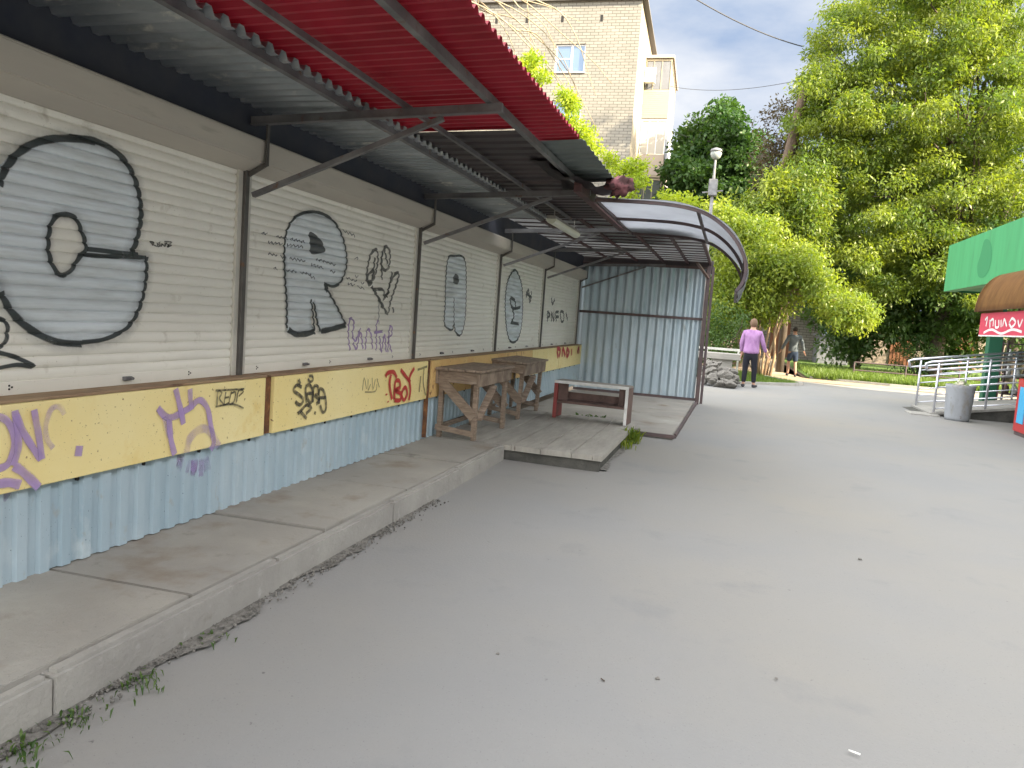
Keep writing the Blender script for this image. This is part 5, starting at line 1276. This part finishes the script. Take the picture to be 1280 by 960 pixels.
# ------------------------------------------------------------------ people
def skin_body(chains, sub=2):
    """chains: list of lists of (xyz, (rx, ry)); the first vertex of later chains may be ('j', index of an earlier vertex)"""
    me = bpy.data.meshes.new('sk'); V = []; E = []; RR = []
    for ch in chains:
        prev = None
        for it in ch:
            if it[0] == 'j': prev = it[1]; continue
            V.append(it[0]); RR.append(it[1]); i = len(V) - 1
            if prev is not None: E.append((prev, i))
            prev = i
    me.from_pydata(V, E, []); o = bpy.data.objects.new('sk', me); C.objects.link(o)
    md = o.modifiers.new('s', 'SKIN'); sv = me.skin_vertices[0].data
    for i, r_ in enumerate(RR): sv[i].radius = r_ if isinstance(r_, tuple) else (r_, r_); sv[i].use_root = (i == 0)
    md.use_smooth_shade = True
    if sub: ms = o.modifiers.new('u', 'SUBSURF'); ms.levels = sub; ms.render_levels = sub
    bpy.context.view_layer.update()
    dg = bpy.context.evaluated_depsgraph_get(); m2 = bpy.data.meshes.new_from_object(o.evaluated_get(dg))
    bpy.data.objects.remove(o); bpy.data.meshes.remove(me); m2.materials.clear(); return m2
def person(label, loc, rz, H, pose, mats, skirt=False):
    """faces +y in local space; heights scaled from a 1.72 m figure"""
    p = thing('person', label, 'person', loc, rz); s = H / 1.72
    def S(v): return tuple(c * s for c in v)
    P = pose
    def arm(side, el, ha): 
        sh_ = (side * .185, 0, 1.40); return sh_, el, ha
    # body: pelvis up to head, legs, arms (one continuous skin mesh)
    body = [[(S((0, 0, .93)), (.14 * s, .10 * s)), (S((0, .01, 1.08)), (.125 * s, .09 * s)), (S((0, .0, 1.26)), (.15 * s, .10 * s)), (S((0, -.01, 1.41)), (.10 * s, .07 * s)), (S((0, .0, 1.49)), (.055 * s, .055 * s)), (S((0, .02, 1.555)), (.062 * s, .072 * s)), (S((0, .025, 1.63)), (.078 * s, .092 * s)), (S((0, .02, 1.69)), (.055 * s, .065 * s))]]
    idx = 8
    jo = {}
    for sd_ in (-1, 1):
        kn, an, toe = P['leg'][sd_]
        body.append([('j', 0), (S((sd_ * .095, 0, .84)), .085 * s), (S(kn), .058 * s), (S(tuple((kn[i] * .6 + an[i] * .4) for i in range(3))), .056 * s), (S(an), .038 * s), (S(toe), (.035 * s, .028 * s))])
    for sd_ in (-1, 1):
        el, ha = P['arm'][sd_]
        body.append([('j', 3), (S((sd_ * .175, -.01, 1.40)), .055 * s), (S(el), .040 * s), (S(ha), .028 * s)])
        d = (Vector(ha) - Vector(el)).normalized(); palm = Vector(ha) + d * .07
    obj('body', skin_body(body), mats['skin'], p, smooth=True, world=False)
    # hands with fingers
    for sd_ in (-1, 1):
        el, ha = P['arm'][sd_]; d = (Vector(ha) - Vector(el)).normalized(); f = Vector((0, 1, 0)); f = (f - d * f.dot(d)).normalized(); n_ = d.cross(f).normalized() * sd_
        ha_ = Vector(ha); chains = [[(S(ha_), .024 * s), (S(ha_ + d * .045), (.030 * s, .018 * s)), (S(ha_ + d * .085), (.030 * s, .016 * s))]]
        for k in range(4):
            o_ = (k - 1.5) * .019; ln_ = (.075, .085, .078, .060)[k]
            b0 = ha_ + d * .09 + f * o_; chains.append([('j', 2), (S(b0), .010 * s), (S(b0 + d * ln_ * .5 + n_ * .012), .009 * s), (S(b0 + d * ln_ * .85 + n_ * .035), .0075 * s)])
        b0 = ha_ + d * .03 + f * .03; chains.append([('j', 0), (S(b0), .012 * s), (S(b0 + d * .035 + f * .02), .010 * s), (S(b0 + d * .065 + f * .018 + n_ * .01), .009 * s)])
        obj('hand', skin_body(chains, 1), mats['skin'], p, smooth=True, world=False)
    # top garment
    th = P.get('hem', .86); wd = P.get('wide', 1.0)
    top = [[(S((0, 0, th)), (.185 * s * wd, .135 * s * wd)), (S((0, 0, th + .09)), (.178 * s * wd, .132 * s * wd)), (S((0, .0, 1.12)), (.165 * s * wd, .122 * s * wd)), (S((0, -.01, 1.27)), (.172 * s * wd, .125 * s * wd)), (S((0, -.015, 1.39)), (.130 * s, .095 * s)), (S((0, -.005, 1.475)), (.07 * s, .065 * s))]]
    for sd_ in (-1, 1):
        el, ha = P['arm'][sd_]; w_ = Vector(ha) - (Vector(ha) - Vector(el)) * .06
        sl_end = w_ if P.get('long', True) else Vector(el) + (Vector(ha) - Vector(el)) * .55
        top.append([('j', 4), (S((sd_ * .185, -.015, 1.385)), .075 * s), (S(el), .060 * s), (S(sl_end), .046 * s)])
    obj(mats['topname'], skin_body(top), mats['top'], p, smooth=True, world=False)
    # trousers / shorts
    tr_ = [[(S((0, 0, .95)), (.155 * s, .115 * s)), (S((0, 0, .87)), (.155 * s, .12 * s))]]
    for sd_ in (-1, 1):
        kn, an, toe = P['leg'][sd_]
        k2 = tuple(kn); mid = tuple((kn[i] * .55 + an[i] * .45) for i in range(3)); a2 = tuple(kn[i] * .08 + an[i] * .92 for i in range(3))
        ch = [('j', 1), (S((sd_ * .09, 0, .78)), .105 * s)]
        if P.get('short'): ch += [(S(tuple(kn[i] * .55 + (sd_ * .09, 0, .78)[i] * .45 for i in range(3))), .098 * s), (S((kn[0], kn[1], kn[2] + .03)), .090 * s)]
        else: ch += [(S(k2), .075 * s), (S(mid), .068 * s), (S(a2), .058 * s)]
        tr_.append(ch)
    obj('shorts' if P.get('short') else 'trousers', skin_body(tr_), mats['bottom'], p, smooth=True, world=False)
    for sd_ in (-1, 1):
        kn, an, toe = P['leg'][sd_]; A = Vector(an); T = Vector(toe); dd = (T - A); dd.z = 0; dd.normalize()
        hz = max(.045, min(A.z, T.z) - .02)
        obj('shoe', skin_body([[(S(A - dd * .045 + Vector((0, 0, -A.z + hz))), .045 * s), (S(A + dd * .06 + Vector((0, 0, -A.z + hz))), (.045 * s, .042 * s)), (S(A + dd * .16 + Vector((0, 0, -A.z + hz - .008))), (.042 * s, .030 * s))]]), mats['shoe'], p, smooth=True, world=False)
    # hair cap, ears, face
    hr = P.get('hair', 'short')
    b2 = BM(); bmesh.ops.create_icosphere(b2, subdivisions=4, radius=1)
    for v in b2.verts:
        n = v.co.copy(); k_ = 1 + .035 * math.sin(n.x * 16 + n.z * 9) * math.sin(n.y * 13 + n.z * 17)
        v.co = Vector((n.x * .086, n.y * .103, n.z * (.115 if hr == 'full' else .092))) * k_ * (1.07 if hr == 'full' else 1.03)
        if n.y > .35 and n.z < .35: v.co *= .86            # face side stays under the skin
        if n.z < -.75: v.co *= .85
        v.co = (v.co + Vector((0, .012, 1.632 if hr == 'full' else 1.645))) * s
    obj('hair', b2, mats['hair'], p, smooth=True, world=False)
    for sd_ in (-1, 1):
        b2 = BM(); bmesh.ops.create_icosphere(b2, subdivisions=2, radius=.02 * s)
        for v in b2.verts: v.co = Vector((v.co.x * .4 + sd_ * .082 * s, v.co.y * .8 + .022 * s, v.co.z * 1.5 + 1.60 * s))
        obj('ear', b2, mats['skin'], p, smooth=True, world=False)
    b2 = BM()
    bmesh.ops.create_cone(b2, cap_ends=True, segments=8, radius1=.016 * s, radius2=.006 * s, depth=.045 * s, matrix=Matrix.Translation(Vector((0, .115, 1.60)) * s) @ Matrix.Rotation(R(-15), 4, 'X'))
    obj('nose', b2, mats['skin'], p, smooth=True, world=False)
    b2 = BM(); bx(b2, -.022 * s, .022 * s, .100 * s, .108 * s, 1.562 * s, 1.570 * s); obj('mouth', b2, 'rag', p, world=False)
    for sd_ in (-1, 1):
        b2 = BM(); bmesh.ops.create_uvsphere(b2, u_segments=10, v_segments=8, radius=.010 * s, matrix=Matrix.Translation(Vector((sd_ * .030, .103, 1.625)) * s)); obj('eye', b2, 'hair_dark', p, smooth=True, world=False)
    return p
person('person in a lilac jacket and black trousers, back turned beside the rock heap', (.54, 21.15, 0), R(-4), 1.80,
       dict(leg={-1: ((-.105, .02, .48), (-.115, -.01, .08), (-.14, .12, .04)), 1: ((.115, .03, .48), (.13, .06, .08), (.19, .17, .04))},
            arm={-1: ((-.245, .0, 1.12), (-.235, .10, .88)), 1: ((.27, .02, 1.13), (.36, .15, .90))}, hem=.84, hair='full', wide=1.22),
       dict(skin='skin', top='lilac', topname='jacket', bottom='black_cloth', shoe='shoe', hair='hair_light'))
person('person in a grey shirt and dark shorts, walking away along the path', (2.15, 28.6, 0), R(6), 1.74,
       dict(leg={-1: ((-.10, .14, .50), (-.10, .10, .11), (-.11, .24, .07)), 1: ((.10, .0, .47), (.10, -.24, .13), (.11, -.13, .06))},
            arm={-1: ((-.29, .03, 1.14), (-.38, .12, .90)), 1: ((.28, -.06, 1.14), (.36, .0, .90))}, hem=.84, short=True, long=True),
       dict(skin='skin_dark', top='grey_cloth', topname='shirt', bottom='navy_cloth', shoe='shoe', hair='hair_dark'))
